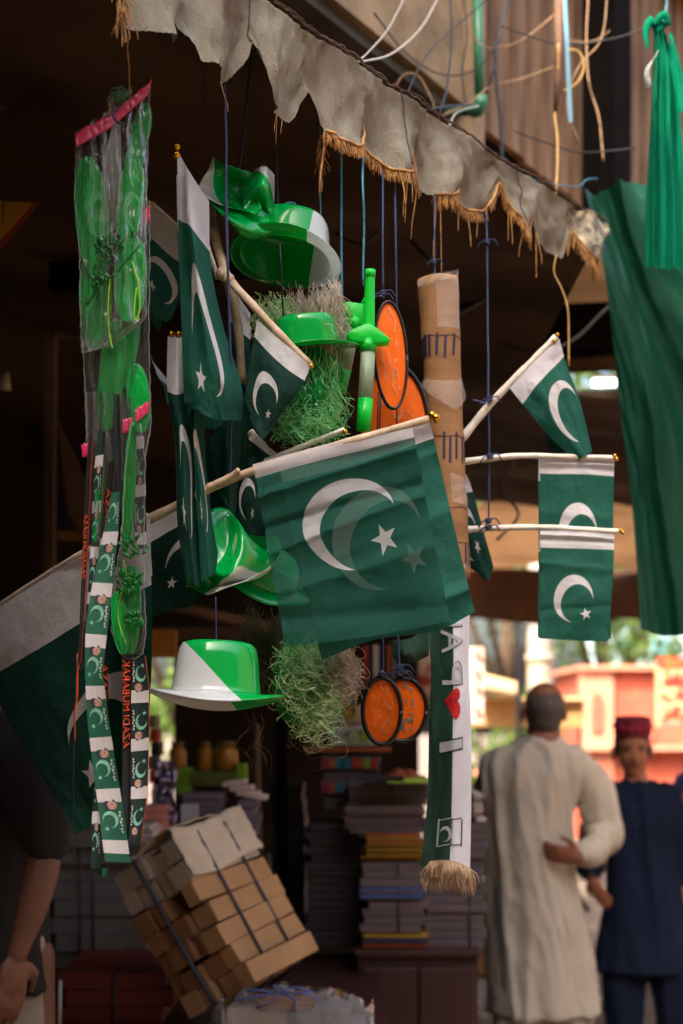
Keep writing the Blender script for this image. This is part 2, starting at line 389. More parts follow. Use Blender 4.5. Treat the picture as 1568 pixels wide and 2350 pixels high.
def flag_mat(band=0.2, cx=0.52, cy=0.66, rad=0.285, asp=1.15, alpha=1.0, trans=0.35, shade_tint=1.0, star=True):
    name = 'flag_print_%d_%d_%d_%d_%d_%d' % (band * 100, cx * 100, cy * 100, rad * 1000, alpha * 100, shade_tint * 100)
    def fn(t):
        x, y = uvxy(t)
        ax, ay = x - cx, y - cy
        d1 = (ax * ax + ay * ay).f('SQRT'); k = rad * 0.2
        bx, by = ax - k, ay - k; d2 = (bx * bx + by * by).f('SQRT')
        cres = d1.lt(rad) * d2.gt(rad * 0.84)
        sx, sy = ax - rad * 0.66, ay - rad * 0.60
        r = (sx * sx + sy * sy).f('SQRT'); an = sy.f('ARCTAN2', sx) + (math.pi * 2 + 0.55)
        s5 = 2 * math.pi / 5; am = (an.f('MODULO', s5) - s5 / 2).f('ABSOLUTE')
        # edge of a five pointed star: tips at am = pi/5
        Rt = rad * 0.30; Ri = Rt * 0.40
        tx, ty = Rt * math.cos(math.pi / 5), Rt * math.sin(math.pi / 5)      # tip
        ix, iy = Ri, 0.0                                                     # notch on the am=0 axis
        nx, ny = (ty - iy), -(tx - ix); L = math.hypot(nx, ny); nx, ny = nx / L, ny / L
        px, py = r * am.f('COSINE'), r * am.f('SINE')
        e = (px - ix) * nx + (py - iy) * ny
        st = e.lt(0.0) if nx * (0 - ix) + ny * (0 - iy) < 0 else e.gt(0.0)
        white = cres.mx(st) if star else cres
        white = white.mx(y.lt(band))
        g = rgb(38 * shade_tint, 100 * shade_tint, 84 * shade_tint)
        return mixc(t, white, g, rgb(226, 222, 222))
    return mat(name, colfn=fn, rough=0.75, var=0.14, vscale=16, bump=0.6, bscale=13, spec=.2, trans=trans, alpha=alpha, bdist=0.02)

def cloth(name, ctrl, m, nx=30, ny=36, parent=None, asp=1.15, amp=0.006, freq=(2.5, 2.0), seed=1.0, extra=None, pin=True, kind=None, label=None, cat=None, group=None, smap=None):
    f = wavy(grid_surf(ctrl), amp, freq, seed, extra, pin)
    mb = MB().grid(f, nx, ny, 0, (lambda a, b: (a, b * asp)) if smap is None else smap)
    o = mb.build(name, m, parent, kind=kind)
    if label: tag(o, label, cat, group)
    return o, f
# ------------------------------------------------------------------ setting
def struct(o): o['kind'] = 'structure'; return o
def plane_grid(x0, x1, y0, y1, z, n=20, amp=0.0):
    return MB().grid(lambda a, b: Vector((x0 + (x1 - x0) * a, y0 + (y1 - y0) * b, z + amp * fbm(Vector((a * 6, b * 9, z)), 4))), n, n)
struct(plane_grid(-120, 120, -60, 160, 0.0, 24).build('ground', M_ground))
# stall ceiling (under the building, dark brown sagging cloth)
LA, LB = Vector((-0.056, 4.14)), Vector((0.995, 5.84)); LD = (LB - LA).normalized(); LN = Vector((LD.y, -LD.x))   # facade line, LN points to the street
def line_xy(y): return LA.x + (y - LA.y) * LD.x / LD.y
def val_Y(u): return 1.83 / (0.691 - (u - U0) / F)
def val_xy(u): y = val_Y(u); return (u - U0) / F * y, y
def ceil_fn(a, b):
    y = -3.0 + 12.2 * b; xe = min(-0.11 + 0.691 * (y - 2.49) - 0.03, line_xy(y) + 0.35 if y > 5.2 else .64); x = -5.0 + (xe + 5.0) * a
    return Vector((x, y, 2.80 + 0.14 * min(1.6, (xe - x) * .8) + min(1, (xe - x) * 2) * (0.08 * fbm(Vector((x * 1.3, y * 1.1, 3)), 4) + 0.03 * math.sin(y * 3.1))))
struct(MB().grid(ceil_fn, 60, 100).build('ceiling', M_ceil))
def tarp_fn(a, b):
    y = 4.75 + 10.25 * b; x = line_xy(min(y, 8)) - 0.1 - (0 if y < 8 else (y - 8) * .35) + (6.5 + 0.2 * y - line_xy(min(y, 8))) * a
    return Vector((x, y, 3.22 + 0.07 * math.sin(y * 1.9) + 0.06 * math.sin(x * 2.3 + y) + 0.05 * fbm(Vector((x, y, 0)), 4)))
tag(MB().grid(tarp_fn, 40, 60).build('street_canopy', M_canvas), 'tan brown canvas canopy stretched over the street behind the flags', 'canopy')
def tarpedge(a, b):
    x = -2.4 + 11.0 * a; u = x
    return Vector((x, 15.0 + 0.1 * math.sin(x * 3), 3.2 - b * (0.52 + 0.07 * abs(math.sin(x * 1.9 + .6)))))
tag(MB().grid(tarpedge, 80, 6).build('canopy_skirt', mat('skirt_brown', rgb(82, 56, 38), .9, .4, 3, .3, 20)), 'dark brown scalloped skirt hanging from the far canopy edge', 'cloth skirt')
# ceiling beams
def beam(name, label, a, b, wd, m, group='timber beams under the ceiling'):
    a, b = Vector(a), Vector(b); d = (b - a); o = MB().box((a + b) / 2, (d.length, wd, wd * 1.2), d.to_track_quat('X', 'Z').to_matrix(), 0).build(name, m, smooth=False)
    return tag(bevel(o, 0.01), label, 'beam', group)
beam('ceiling_beam', 'dark brown beam crossing the ceiling behind the plastic bags', P(-120, 250, 3.05), P(470, 120, 2.9), .04, M_dark)
beam('ceiling_beam', 'dark beam under the ceiling behind the top green hat', P(120, 640, 4.2), P(1000, 560, 3.9), .07, M_column)
beam('ceiling_beam', 'dark timber beam behind the cardboard tube top', P(900, 770, 5.45), P(1480, 740, 5.3), .12, M_column)
beam('ceiling_beam', 'brown timber batten behind the pair of fluorescent lamps', P(1040, 845, 6.0), P(1480, 822, 5.9), .07, M_wood)
beam('ceiling_beam', 'brown timber batten below the pair of fluorescent lamps', P(1040, 925, 6.65), P(1480, 905, 6.5), .05, M_wood)
for k_, (lab_, pts_) in enumerate((('black cable drooping across the ceiling above the hats', [(560, 330), (680, 380), (800, 350), (900, 380)]), ('black cable hanging in loops behind the orange bats', [(700, 480), (820, 560), (900, 520), (990, 600)]),
    ('dark wire across the ceiling left of the bags', [(-10, 210), (80, 190), (170, 200), (250, 180)]), ('brown twisted branch of wires under the canvas', [(1180, 1060), (1150, 1120), (1190, 1180), (1140, 1240)]), ('thin line of wire behind the tilted flag', [(1070, 720), (1180, 800), (1300, 790), (1400, 700)]))):
    string(lab_, [(u_, v_, 3.6 if k_ < 3 else 4.6) for u_, v_ in pts_], .0045, M_black, 'wire', 'cables under the ceiling', cat='wire')
beam('ceiling_beam', 'thin pale batten tilted between the lamp tubes', P(1090, 960, 6.9), P(1400, 985, 7.1), .03, M_wood)
beam('ceiling_beam', 'black square beam under the canvas just past the curtain', P(1130, 800, 5.75), P(1480, 775, 5.6), .09, M_column)
beam('ceiling_beam', 'slim rafter behind the cardboard tube and bats', P(860, 700, 4.9), P(1200, 660, 4.7), .03, M_wood)
beam('ceiling_beam', 'slim rafter above the flag tip behind the navy string', P(1060, 1010, 7.3), P(1250, 992, 7.2), .03, M_wood)
pole = MB().tube([P(1030, 720, 4.3), P(1300, 572, 3.9)], .020, 10).build('diagonal_pole', M_blackpole)
tag(pole, 'black diagonal pole above the cardboard tube', 'pole')
for (a, b, v, lab) in ((1082, 1166, 891, 'lit tube lamp glowing behind the tilted small flag'), (1360, 1412, 880, 'lit short tube lamp beside the green satin curtain')):
    t = thing('tube_lamp', lab, 'lamp', P(a, v, 6.2), 'tube lamps')
    MB().tube([P(a, v, 6.2), P(b, v - 2, 6.2)], .016, 10).build('lamp_tube', M_glow, t)
    MB().box(P((a + b) / 2, v - 14, 6.22), ((b - a) / F * 6.5, .05, .02)).build('batten', M_white, t, False)
# building that carries the stall: facade line upper wall
def wall_seg(name, m, t0, t1, z0, z1, thick=0.2, push=0.0):
    a = LA + LD * t0 + LN * push; b = LA + LD * t1 + LN * push; mb = MB()
    c = (a + b) / 2 - LN * thick / 2; ang = math.atan2(LD.y, LD.x)
    mb.box((c.x, c.y, (z0 + z1) / 2), ((b - a).length, thick, z1 - z0), Matrix.Rotation(ang, 3, 'Z'))
    return mb.build(name, m, smooth=False)
bld = thing('stall_building', 'upper floor of the stall building with concrete beam and brown boarded wall', 'building', (LA.x, LA.y, 3.7))
def bpart(o): o.parent = bld; o.location = Vector(o.location) - Vector(bld.location); return o
tC = (Vector((0.41, 4.85)) - LA).length
bpart(wall_seg('concrete_beam', M_conc, -5.0, tC, 3.70, 7.5, 0.25, 0.03))
bpart(wall_seg('wall', M_dark, -5.0, 7.0, 3.72, 7.5, 0.2, -0.26))
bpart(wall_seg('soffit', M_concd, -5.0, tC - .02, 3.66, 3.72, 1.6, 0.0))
bpart(wall_seg('corner_trim', M_conc, tC, tC + .10, 3.5, 7.5, 0.2, 0.06))
x = tC + .10; k = 0
while x < 6.5:
    wd = 0.155 + 0.02 * math.sin(k * 2.3)
    o = wall_seg('board', M_panel, x, x + wd - .012, 3.7, 7.5, 0.03, 0.0 + 0.006 * ((k * 7) % 3)); bpart(o); x += wd; k += 1
bpart(wall_seg('column', M_column, 2.0 - .02, 2.0 + .17, 3.55, 7.5, 0.16, 0.14))
bpart(wall_seg('lintel', M_column, 2.1, 6.5, 5.14, 5.32, 0.16, 0.16))
bpart(wall_seg('sill_rail', M_wood, 2.1, 6.5, 5.07, 5.12, 0.1, 0.16))
bpart(wall_seg('parapet', M_conc, -5.0, 6.5, 7.5, 8.2, 0.3, 0.05))
# mass behind it (shades the street)
o = MB().box((-4.6, 2.5, 5.9), (6.0, 10.0, 4.4)).build('upper_floor_block', M_conc, smooth=False); bpart(o)
# stall walls
struct(MB().box((-4.2, 4.5, 1.7), (.15, 12, 3.4)).build('wall_side', M_dark, smooth=False))
mb = MB()
for (x0, x1, z0, z1) in ((-4.2, P(335, 0, 8.2).x, 0, 3.3), (P(402, 0, 8.2).x, P(960, 0, 8.2).x, 0, 3.3), (P(335, 0, 8.2).x, P(402, 0, 8.2).x, P(0, 1492, 8.2).z, 3.3), (P(335, 0, 8.2).x, P(402, 0, 8.2).x, 0, P(0, 1850, 8.2).z)):
    mb.box(((x0 + x1) / 2, 8.2, (z0 + z1) / 2), (x1 - x0, .12, z1 - z0))
struct(mb.build('wall_rear', M_dark, smooth=False))
# unseen houses shaped to block sky light, behind and to the right of the camera
ob = thing('unseen_lane_house', 'plain unseen house across the lane, raised to cut sky light', 'house', (7.5, 1, 0))  # out of view, raised to cut sky light from the right
MB().box((9.0, -1.0, 3.2), (3, 14, 6.4)).build('wall', M_conc, ob, False)
MB().box((8.95, -1.0, 6.5), (3.3, 14.4, .2)).build('roof', M_brick3, ob, False)
for yy in (-4, -1, 2, 5): 
    MB().box((7.49, yy, 1.6), (.06, 1.2, 1.4)).build('window', M_dark, ob, False)
hs = thing('sky_blocking_house', 'plain unseen house added behind the viewer to block sky light', 'house', (0, -8, 0))  # added out of view to keep low front sky light out
MB().box((0.5, -8.5, 3.9), (14, 4, 7.8)).build('wall', M_conc, hs, False); MB().box((0.5, -8.5, 7.9), (14.4, 4.4, .2)).build('roof', M_brick3, hs, False)
for xx in (-4, -1, 2, 5): MB().box((xx, -6.48, 1.6), (1.6, .06, 2.2)).build('shutter', M_wood, hs, False)
nb = thing('added_shade_partition', 'boarded unseen partition added to darken the left side', 'partition', (-1.35, 1, 0))  # unseen boards added to shade the left side
for k in range(10): MB().box((-1.35, -1.6 + .5 * k, 1.38), (.04, .49, 2.7)).build('board', M_wood, nb, False)
# ------------------------------------------------------------------ far background
def tree(label, x, y, z0, h, rad, n, seed):
    rnd = random.Random(seed); t = thing('leafy_tree', label, 'tree', (x, y, 0), 'trees beyond the lane')
    mb = MB().tube([Vector((x, y, 0)), Vector((x + .1, y, z0 * .5)), Vector((x - .1, y, z0)), Vector((x, y, z0 + h * .4))], [.22, .17, .14, .05], 8)
    for k in range(6):
        a = rnd.random() * 6.28; mb.tube([Vector((x, y, z0 * .8)), Vector((x + math.cos(a) * rad * .4, y + math.sin(a) * rad * .4, z0 + h * .3)), Vector((x + math.cos(a) * rad * .8, y + math.sin(a) * rad * .8, z0 + h * (.3 + .4 * rnd.random())))], [.08, .05, .02], 6)
    mb.build('trunk', M_trunk, t)
    vs, fs = [], []
    clumps = [(x + rnd.gauss(0, rad * .45), y + rnd.gauss(0, rad * .4), z0 + h * rnd.random(), rad * (.2 + .25 * rnd.random())) for _ in range(26)]
    for _ in range(n):
        cx, cy, cz, cr_ = rnd.choice(clumps); d = Vector((rnd.gauss(0, 1), rnd.gauss(0, 1), rnd.gauss(0, .8))).normalized() * cr_ * rnd.random() ** .4
        p = Vector((cx, cy, cz)) + d; s = .07 + .06 * rnd.random(); q = Euler((rnd.random() * 6, rnd.random() * 6, rnd.random() * 6)).to_matrix()
        o = len(vs); vs += [p + q @ Vector(v) * s for v in ((-1, 0, 0), (0, -.5, 0), (1, 0, 0), (0, .5, 0))]; fs.append((o, o + 1, o + 2, o + 3))
    MB().add(vs, fs).build('crown', M_leaf, t, False, kind='stuff')
tree('tall leafy tree behind the grey pole', 3.2, 27, 2.2, 7, 2.8, 5000, 1)
tree('bushy tree beside the orange tower', 5.6, 30, 1.8, 8, 2.8, 5000, 2)
tree('light green tree behind the printed white banner', 1.0, 29, 1.6, 7, 2.8, 5000, 3)
tree('small round tree low behind the yellow awning', 3.4, 24, .1, 1.6, 1.3, 2500, 4)
tree('dark tree far beyond the stall opening', -2.6, 24, 1.4, 6, 2.6, 3500, 5)
# orange tower
def at(u, v, Y): return P(u, v, Y)
tw = thing('orange_tower', 'sunlit orange plastered tower with arched niches beyond the lane', 'building', at(1420, 2000, 21))
def quadbox(name, u0, u1, v0, v1, Y, depth, m, par, smooth=False):
    a, b = P(u0, v1, Y), P(u1, v0, Y); return MB().box(((a.x + b.x) / 2, Y + depth / 2, (a.z + b.z) / 2), (abs(b.x - a.x), depth, abs(b.z - a.z))).build(name, m, par, smooth)
quadbox('wall', 1345, 1700, 1537, 2000, 21, 3.0, M_brick, tw)
quadbox('corner_face', 1335, 1408, 1532, 1905, 20.9, .3, M_brick2, tw)
quadbox('cornice', 1330, 1702, 1527, 1537, 20.8, 3.4, M_brick2, tw)
quadbox('plinth', 1340, 1702, 1712, 1722, 20.7, .3, M_brick2, tw)
def arch(u0, u1, v0, v1, Y, m, par, name='niche'):
    a, b = P(u0, v1, Y), P(u1, v0, Y); rx = (b.x - a.x) / 2; cx = (a.x + b.x) / 2; rz = min(rx, (b.z - a.z) * .4)
    pts = [Vector((a.x, Y, a.z)), Vector((b.x, Y, a.z))] + [Vector((cx + rx * math.cos(k * math.pi / 10), Y, b.z - rz + rz * math.sin(k * math.pi / 10))) for k in range(11)]
    mb = MB(); n = len(pts); mb.add(pts + [p + Vector((0, .12, 0)) for p in pts], [tuple(range(n))] + [(i, (i + 1) % n, n + (i + 1) % n, n + i) for i in range(n)]); return mb.build(name, m, par, False)
arch(1360, 1384, 1590, 1680, 20.85, M_brick3, tw); arch(1455, 1505, 1590, 1700, 20.95, M_brick3, tw); arch(1372, 1400, 1755, 1860, 20.85, M_brick3, tw)
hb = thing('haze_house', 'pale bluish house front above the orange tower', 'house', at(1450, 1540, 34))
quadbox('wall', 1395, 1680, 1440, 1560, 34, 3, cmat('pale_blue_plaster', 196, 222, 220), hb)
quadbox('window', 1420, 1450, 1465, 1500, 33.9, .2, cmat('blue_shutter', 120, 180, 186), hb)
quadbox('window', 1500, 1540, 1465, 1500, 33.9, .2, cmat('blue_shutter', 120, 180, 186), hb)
gw = thing('garden_wall', 'orange brick wall running low behind the two men', 'wall', at(1300, 1950, 19))
quadbox('wall', 1100, 1345, 1780, 2130, 19.5, .4, M_brick, gw)
quadbox('coping', 1095, 1350, 1770, 1781, 19.4, .6, M_brick2, gw)
yh = thing('yellow_stall', 'yellow shop awning and shelf front behind the older man', 'stall', at(1150, 1900, 15))
o = MB().add([P(1085, 1545, 17), P(1192, 1572, 17), P(1192, 1600, 15.6), P(1085, 1580, 15.6)], [(0, 1, 2, 3)]).build('awning', cmat('cream_awning', 216, 176, 120), yh, False); solid(o, .05)
quadbox('front_board', 1085, 1340, 1605, 1668, 16.2, .5, cmat('yellow_ochre_board', 206, 156, 98), yh)
quadbox('trim', 1085, 1340, 1600, 1606, 16.1, .7, cmat('cream_trim', 248, 210, 150), yh)
quadbox('post', 1100, 1106, 1600, 2300, 16.4, .12, M_wood, yh)
quadbox('post', 1330, 1336, 1600, 2300, 16.4, .12, M_wood, yh)
gp = thing('grey_pillar', 'thick grey concrete pillar rising behind the older man', 'pillar', at(1240, 2200, 16.8))
MB().tube([P(1240, 2230, 16.8), P(1240, 1530, 16.8), P(1240, 1400, 16.8), P(1240, 1240, 16.8)], [.16, .15, .145, .14], 16).build('shaft', cmat('grey_concrete', 160, 148, 134), gp)
MB().tube([P(1240, 1503, 16.8), P(1240, 1518, 16.8)], .175, 16).build('collar', cmat('grey_concrete', 160, 148, 134), gp)
bp_ = thing('black_lamp_post', 'thin black post with short crossbar beside the grey pillar', 'post', at(1191, 2200, 15.4))
MB().tube([P(1191, 2140, 15.4), P(1191, 1436, 15.4)], 0.028, 8).build('post', M_blackpole, bp_)
MB().tube([P(1172, 1440, 15.4), P(1216, 1440, 15.4)], .014, 8).build('crossbar', M_blackpole, bp_)
def sign(label, u0, u1, v0, v1, Y, rows, rcol, base, extra=None):
    t = thing('signboard', label, 'sign', at((u0 + u1) / 2, v1, Y)); quadbox('panel', u0, u1, v0, v1, Y, .06, base, t)
    mb = MB(); sf = lambda s, tt: P(u0 + (u1 - u0) * s, v0 + (v1 - v0) * tt, Y)
    for body, t0, t1, s0, s1 in rows:
        for q, (dx, dy) in enumerate(((0, 0), (.022, .0), (-.022, 0), (0, .018), (0, -.018), (.015, .012), (-.015, -.012))):
            text_decal(mb, sf, body, lambda x, y: (s0 + dx + (s1 - s0) * x, t1 + dy - (t1 - t0) * y), 0, .02 + .002 * q)
    mb.build('lettering', rcol, t, False)
    if extra: extra(t, sf)
    return t
U1 = '\uFEE3\uFEA4\uFEE4\uFEAA'; U2 = '\uFB90\uFE98\uFE8E\uFE8F'; U3 = '\uFEE3\uFEAE\uFB90\uFEB0'; U4 = '\uFE91\uFEAE\uFE8D\uFEA9\uFEAD\uFEAF'
def sx(t, sf):
    mb = MB(); mb.grid(lambda a, b: sf(a, -.13 + .14 * b) + Vector((0, -.03, 0)), 2, 2); mb.build('header', cmat('sign_red', 206, 52, 34), t)
    m2 = MB(); text_decal(m2, sf, U4[::-1], lambda x, y: (.1 + .8 * x, -.02 - .08 * y), 0, .05); m2.build('header_lettering', cmat('sign_yellow', 250, 206, 60), t)
    m3 = MB(); m3.grid(lambda a, b: sf(.05 + .9 * a, .93 + .05 * b) + Vector((0, -.02, 0)), 2, 2); m3.build('footer_strip', cmat('sign_grey', 120, 110, 100), t)
sign('cream signboard with red lettering and a red header above the young man', 1507, 1640, 1528, 1668, 18.5, ((U1[::-1], .08, .3, .1, .75), (U2[::-1], .36, .58, .08, .75), (U3[::-1], .66, .88, .08, .75)), cmat('sign_deep_red', 170, 30, 20), cmat('sign_cream', 196, 166, 116), sx)
sign('tall pale banner with red round marks beside the scarf', 1070, 1110, 1486, 1660, 12, (('\u25CF', .06, .14, .5, .8), ('\u25CF', .3, .38, .5, .8), ('\u25CF', .5, .58, .5, .8), ('\u25CF', .8, .88, .5, .8)), cmat('sign_pink_text', 226, 110, 96), cmat('banner_cream', 250, 222, 200))
sign('orange and cream poster panel behind the lower bat frames', 935, 1075, 1505, 1620, 9.5, (('AL', .1, .3, .3, .9), ('\u25CF', .4, .6, .1, .4), (U2[::-1], .7, .9, .2, .9)), cmat('sign_red_text', 206, 84, 62), cmat('banner_cream', 250, 222, 200))
# wires on the upper right
def wire(label, pts, r, m, name='wire', cat='wire', group='wires strung before the upper wall'): return string(label, pts, r * .58, m, name, group, cat=cat)
wire('white cable curving down to the awning rope', [(1012, -20, 4.0), (975, 52, 3.8), (940, 92, 3.6), (890, 128, 3.3), (825, 142, 3.0)], .004, M_white)
wire('thin white cable meeting the curved white cable', [(936, -20, 4.0), (895, 60, 3.6), (855, 110, 3.3), (822, 142, 3.0)], .0032, M_white)
wire('black wire running diagonally over the concrete beam', [(1140, -20, 4.0), (1050, 58, 3.9), (985, 120, 3.6), (950, 180, 3.4), (935, 215, 3.2)], .0035, M_black)
wire('black wire sagging past the corner trim', [(1032, -20, 4.4), (1036, 40, 4.2), (1035, 120, 4.0), (1025, 200, 3.6), (1008, 265, 3.4)], .005, M_black)
wire('thick black cable hanging before the boarded wall', [(1172, -20, 4.6), (1150, 60, 4.5), (1135, 150, 4.4), (1117, 215, 4.4)], .008, M_black)
wire('long black cable dropping behind the awning', [(1135, 100, 4.4), (1140, 200, 4.4), (1148, 270, 4.4), (1153, 380, 4.4)], .009, M_black)
wire('beige wire swinging from pipe elbow to timber strip', [(1005, 270, 4.2), (1080, 235, 4.3), (1125, 200, 4.4), (1200, 180, 4.5), (1280, 150, 4.4)], .004, M_beige)
wire('white wire looped below the green pipe', [(1030, 290, 3.6), (1045, 262, 3.7), (1070, 250, 3.9), (1098, 243, 4.2)], .004, M_white)
wire('black wire clipped along the awning rope', [(980, 252, 3.3), (1030, 243, 3.5), (1060, 242, 3.8), (1095, 240, 4.2)], .005, M_black)
wire('beige rope hanging from the timber strip to the awning', [(1282, 100, 4.0), (1280, 200, 4.0), (1273, 260, 4.0), (1280, 330, 3.9), (1276, 445, 3.7)], .006, mat('yellow_rope', rgb(206, 162, 92), .8, .3, 60, .4, 200))
wire('tan cable with a bend dangling right of the blue strip', [(1350, -20, 4.2), (1346, 90, 4.2), (1352, 190, 4.2), (1375, 270, 4.2), (1385, 370, 4.2)], .0055, M_beige)
wire('thin yellow ring of wire behind the blue strip', [(1300, 112, 4.2), (1330, 120, 4.2), (1340, 155, 4.2), (1325, 190, 4.2), (1295, 208, 4.2)], .004, mat('yellow_rope', rgb(206, 162, 92)))
wire('faint brown wire across the boarded wall', [(1270, 60, 4.5), (1300, 90, 4.6), (1360, 95, 4.6), (1400, 70, 4.6)], .003, M_beige)
wire('long grey wire sagging across the dark ceiling', [(-20, -20, 3.6), (60, 12, 3.6), (160, 50, 3.6), (250, 75, 3.6), (345, 98, 3.6), (430, 130, 3.6), (505, 166, 3.6), (600, 178, 3.7)], .0035, mat('grey_wire', rgb(112, 100, 90), .6))
wire('black cable loop dangling on the dark ceiling', [(215, 90, 4.4), (170, 105, 4.4), (140, 145, 4.4), (150, 178, 4.4), (185, 188, 4.4), (195, 150, 4.4), (230, 118, 4.4)], .006, M_black)
wire('black cable across the dark ceiling behind the hats', [(330, 215, 4.6), (400, 205, 4.6), (450, 200, 4.6), (460, 290, 4.6), (445, 400, 4.6)], .006, M_black)
wire('cyan cord tied between awning corner and green curtain', [(1215, 410, 3.55), (1245, 418, 3.6), (1290, 425, 3.7), (1328, 428, 3.85), (1345, 413, 3.9), (1370, 410, 3.95)], .0035, M_cyan)
wire('thin beige twine hanging below the awning tip', [(1277, 585, 3.4), (1272, 625, 3.4), (1290, 665, 3.4), (1304, 720, 3.4), (1306, 840, 3.4)], .0035, mat('yellow_rope', rgb(206, 162, 92)))
for k_, (lab_, pts_) in enumerate((
    ('thin dark wire from the beam top to the boarded wall', [(1040, -20), (1070, 60), (1120, 110), (1200, 90), (1290, 20)]), ('thin dark wire sagging low across the concrete beam', [(860, 30), (930, 120), (1010, 170), (1090, 160), (1150, 90)]),
    ('thin grey wire dropping behind the green pipe', [(1062, -20), (1072, 80), (1060, 170), (1075, 260)]), ('thin black wire looping beside the black column', [(1395, -20), (1380, 90), (1330, 150), (1300, 240), (1330, 330)]),
    ('thin wire running along the boards to the teal scarf', [(1150, 60), (1280, 100), (1400, 90), (1500, 60)]), ('thin wire crossing above the curtain corner', [(1180, 300), (1260, 330), (1340, 350), (1460, 340)]),
    ('short curled wire above the awning middle', [(905, 200), (930, 170), (960, 175), (985, 215), (1000, 250)]))):
    wire(lab_, [(u_, v_, 4.25 - .05 * k_ if u_ > 900 else 3.6) for u_, v_ in pts_], .0042, M_black if k_ % 3 else M_beige)
strip = MB().tube([P(1284, -30, 4.05), P(1283, 100, 4.05), P(1280, 175, 4.0), P(1275, 255, 4.0)], [.015, .013, .011, .006], 8).build('timber_strip', mat('raw_timber', rgb(112, 80, 56), .8, .3, 20, .3))
tag(strip, 'raw wood strip hanging before the boarded wall', 'wood strip')
t = cloth('blue_strap', [[(1291, -20, 3.9), (1301, -20, 3.9)], [(1297, 120, 3.9), (1307, 120, 3.9)], [(1305, 280, 3.9), (1315, 280, 3.9)]], mat('sky_blue_tape', rgb(120, 176, 196), .6), 3, 20, label='sky blue tape strip dangling beside the raw wood strip', cat='tape strip', amp=.003)[0]
pp = thing('green_pipe', 'green plastic water pipe with an elbow at the wall corner', 'pipe', P(1100, 240, 4.6))
MB().tube([P(1095, -30, 4.6), P(1101, 232, 4.6)], .016, 12).build('pipe', M_pvc, pp); MB().tube([P(1104, 248, 4.6), P(1030, 262, 4.75)], .016, 12).build('pipe', M_pvc, pp)
MB().tube([P(1101, 222, 4.6), P(1104, 240, 4.6), P(1098, 252, 4.61), P(1086, 254, 4.63)], .023, 12).build('elbow', M_pvc, pp)
# ------------------------------------------------------------------ awning valance
TOPT = [(255, -330), (400, -190), (500, -95), (600, -5), (700, 68), (784, 115), (839, 160), (919, 213), (1034, 290), (1109, 340), (1184, 390), (1269, 440), (1329, 478), (1392, 512)]
BOT = [(255, -60), (283, -20), (290, 15), (300, 50), (312, 62), (350, 80), (392, 102), (405, 75), (411, 20), (420, 15), (427, 45), (445, 95), (460, 145), (490, 155), (510, 165), (515, 180), (528, 188), (545, 178), (560, 155), (569, 130), (573, 98), (578, 115), (583, 150), (592, 190), (605, 235), (640, 250), (675, 270), (690, 275), (700, 250), (711, 208), (716, 235), (725, 280), (733, 305),
       (760, 322), (784, 332), (799, 342), (814, 335), (824, 310), (833, 283), (841, 290), (854, 325), (869, 360), (889, 392), (909, 399), (931, 400), (941, 375), (952, 340), (960, 350), (971, 425), (994, 447), (1019, 452), (1039, 440), (1049, 417), (1056, 425), (1069, 460), (1089, 480), (1116, 484), (1129, 450), (1137, 420), (1144, 445), (1156, 485), (1179, 520), (1199, 531), (1219, 530), (1227, 485), (1234, 505), (1249, 555), (1274, 575), (1301, 592), (1310, 530), (1322, 570), (1340, 598), (1362, 618), (1388, 575)]
def val_at(u, t, push=0.0):
    vt, vb = lerp_tab(TOPT, u), lerp_tab(BOT, u) + 1.2 * math.sin(u * 1.9)
    y = val_Y(u); vv = vt + (vb - vt) * t
    p = P(u, vv, y)
    wob = (0.022 * math.sin(u * 0.045 + 1.2 * math.sin(u * .013) + t * 2) + 0.013 * fbm(Vector((u * .02, t * 2.2, 1)), 4) + .005 * math.sin(u * .085 + t * 5)) * (0.15 + 0.85 * t) + .006 * fbm(Vector((u * .05, t * 4, 5)), 3)
    return p + Vector((-LN.x, -LN.y, 0)) * (wob + push)
val = thing('awning_valance', 'torn grey green cloth valance with gold fringe along the awning edge', 'awning', P(1380, 500, 3.6))
us = [255 + k * 2.2 for k in range(int((1312 - 255) / 2.2))] + [1312]
mb = MB(); NT = 16; vs = []; fs = []
for j in range(NT + 1):
    for u in us: vs.append(val_at(u, j / NT))
n = len(us)
for j in range(NT):
    for i in range(n - 1): fs.append((j * n + i, j * n + i + 1, (j + 1) * n + i + 1, (j + 1) * n + i))
mb.add(vs, fs, 0, [(0, 0)] * len(vs)).build('valance_cloth', M_val, val)
mb = MB(); us2 = [1310 + k * 2.2 for k in range(37)]; mb.grid(lambda a, b: val_at(1310 + 80 * a, b, -0.004) + Vector((0, .02 * math.sin(a * 9), 0)), 40, 16).build('burnt_end_patch', M_patch, val)
mb = MB().tube([val_at(u, -0.01, -0.006) + Vector((0, -.004, .002 * math.sin(u * .3))) for u in range(256, 1390, 6)], .0024, 6)
mb.tube([val_at(u, 0.015, -0.010) + Vector((0, -.006, .006 * math.sin(u * .021))) for u in range(600, 1390, 6)], .0012, 5); mb.build('edge_cord', M_cord, val)
mb = MB()
for u in (573, 918, 1184):
    MB().tube([val_at(u + 2.5 * math.sin(k * .5), k / 12, -0.004) for k in range(0, 12)], .0012, 4).build('seam_thread', M_black, val)
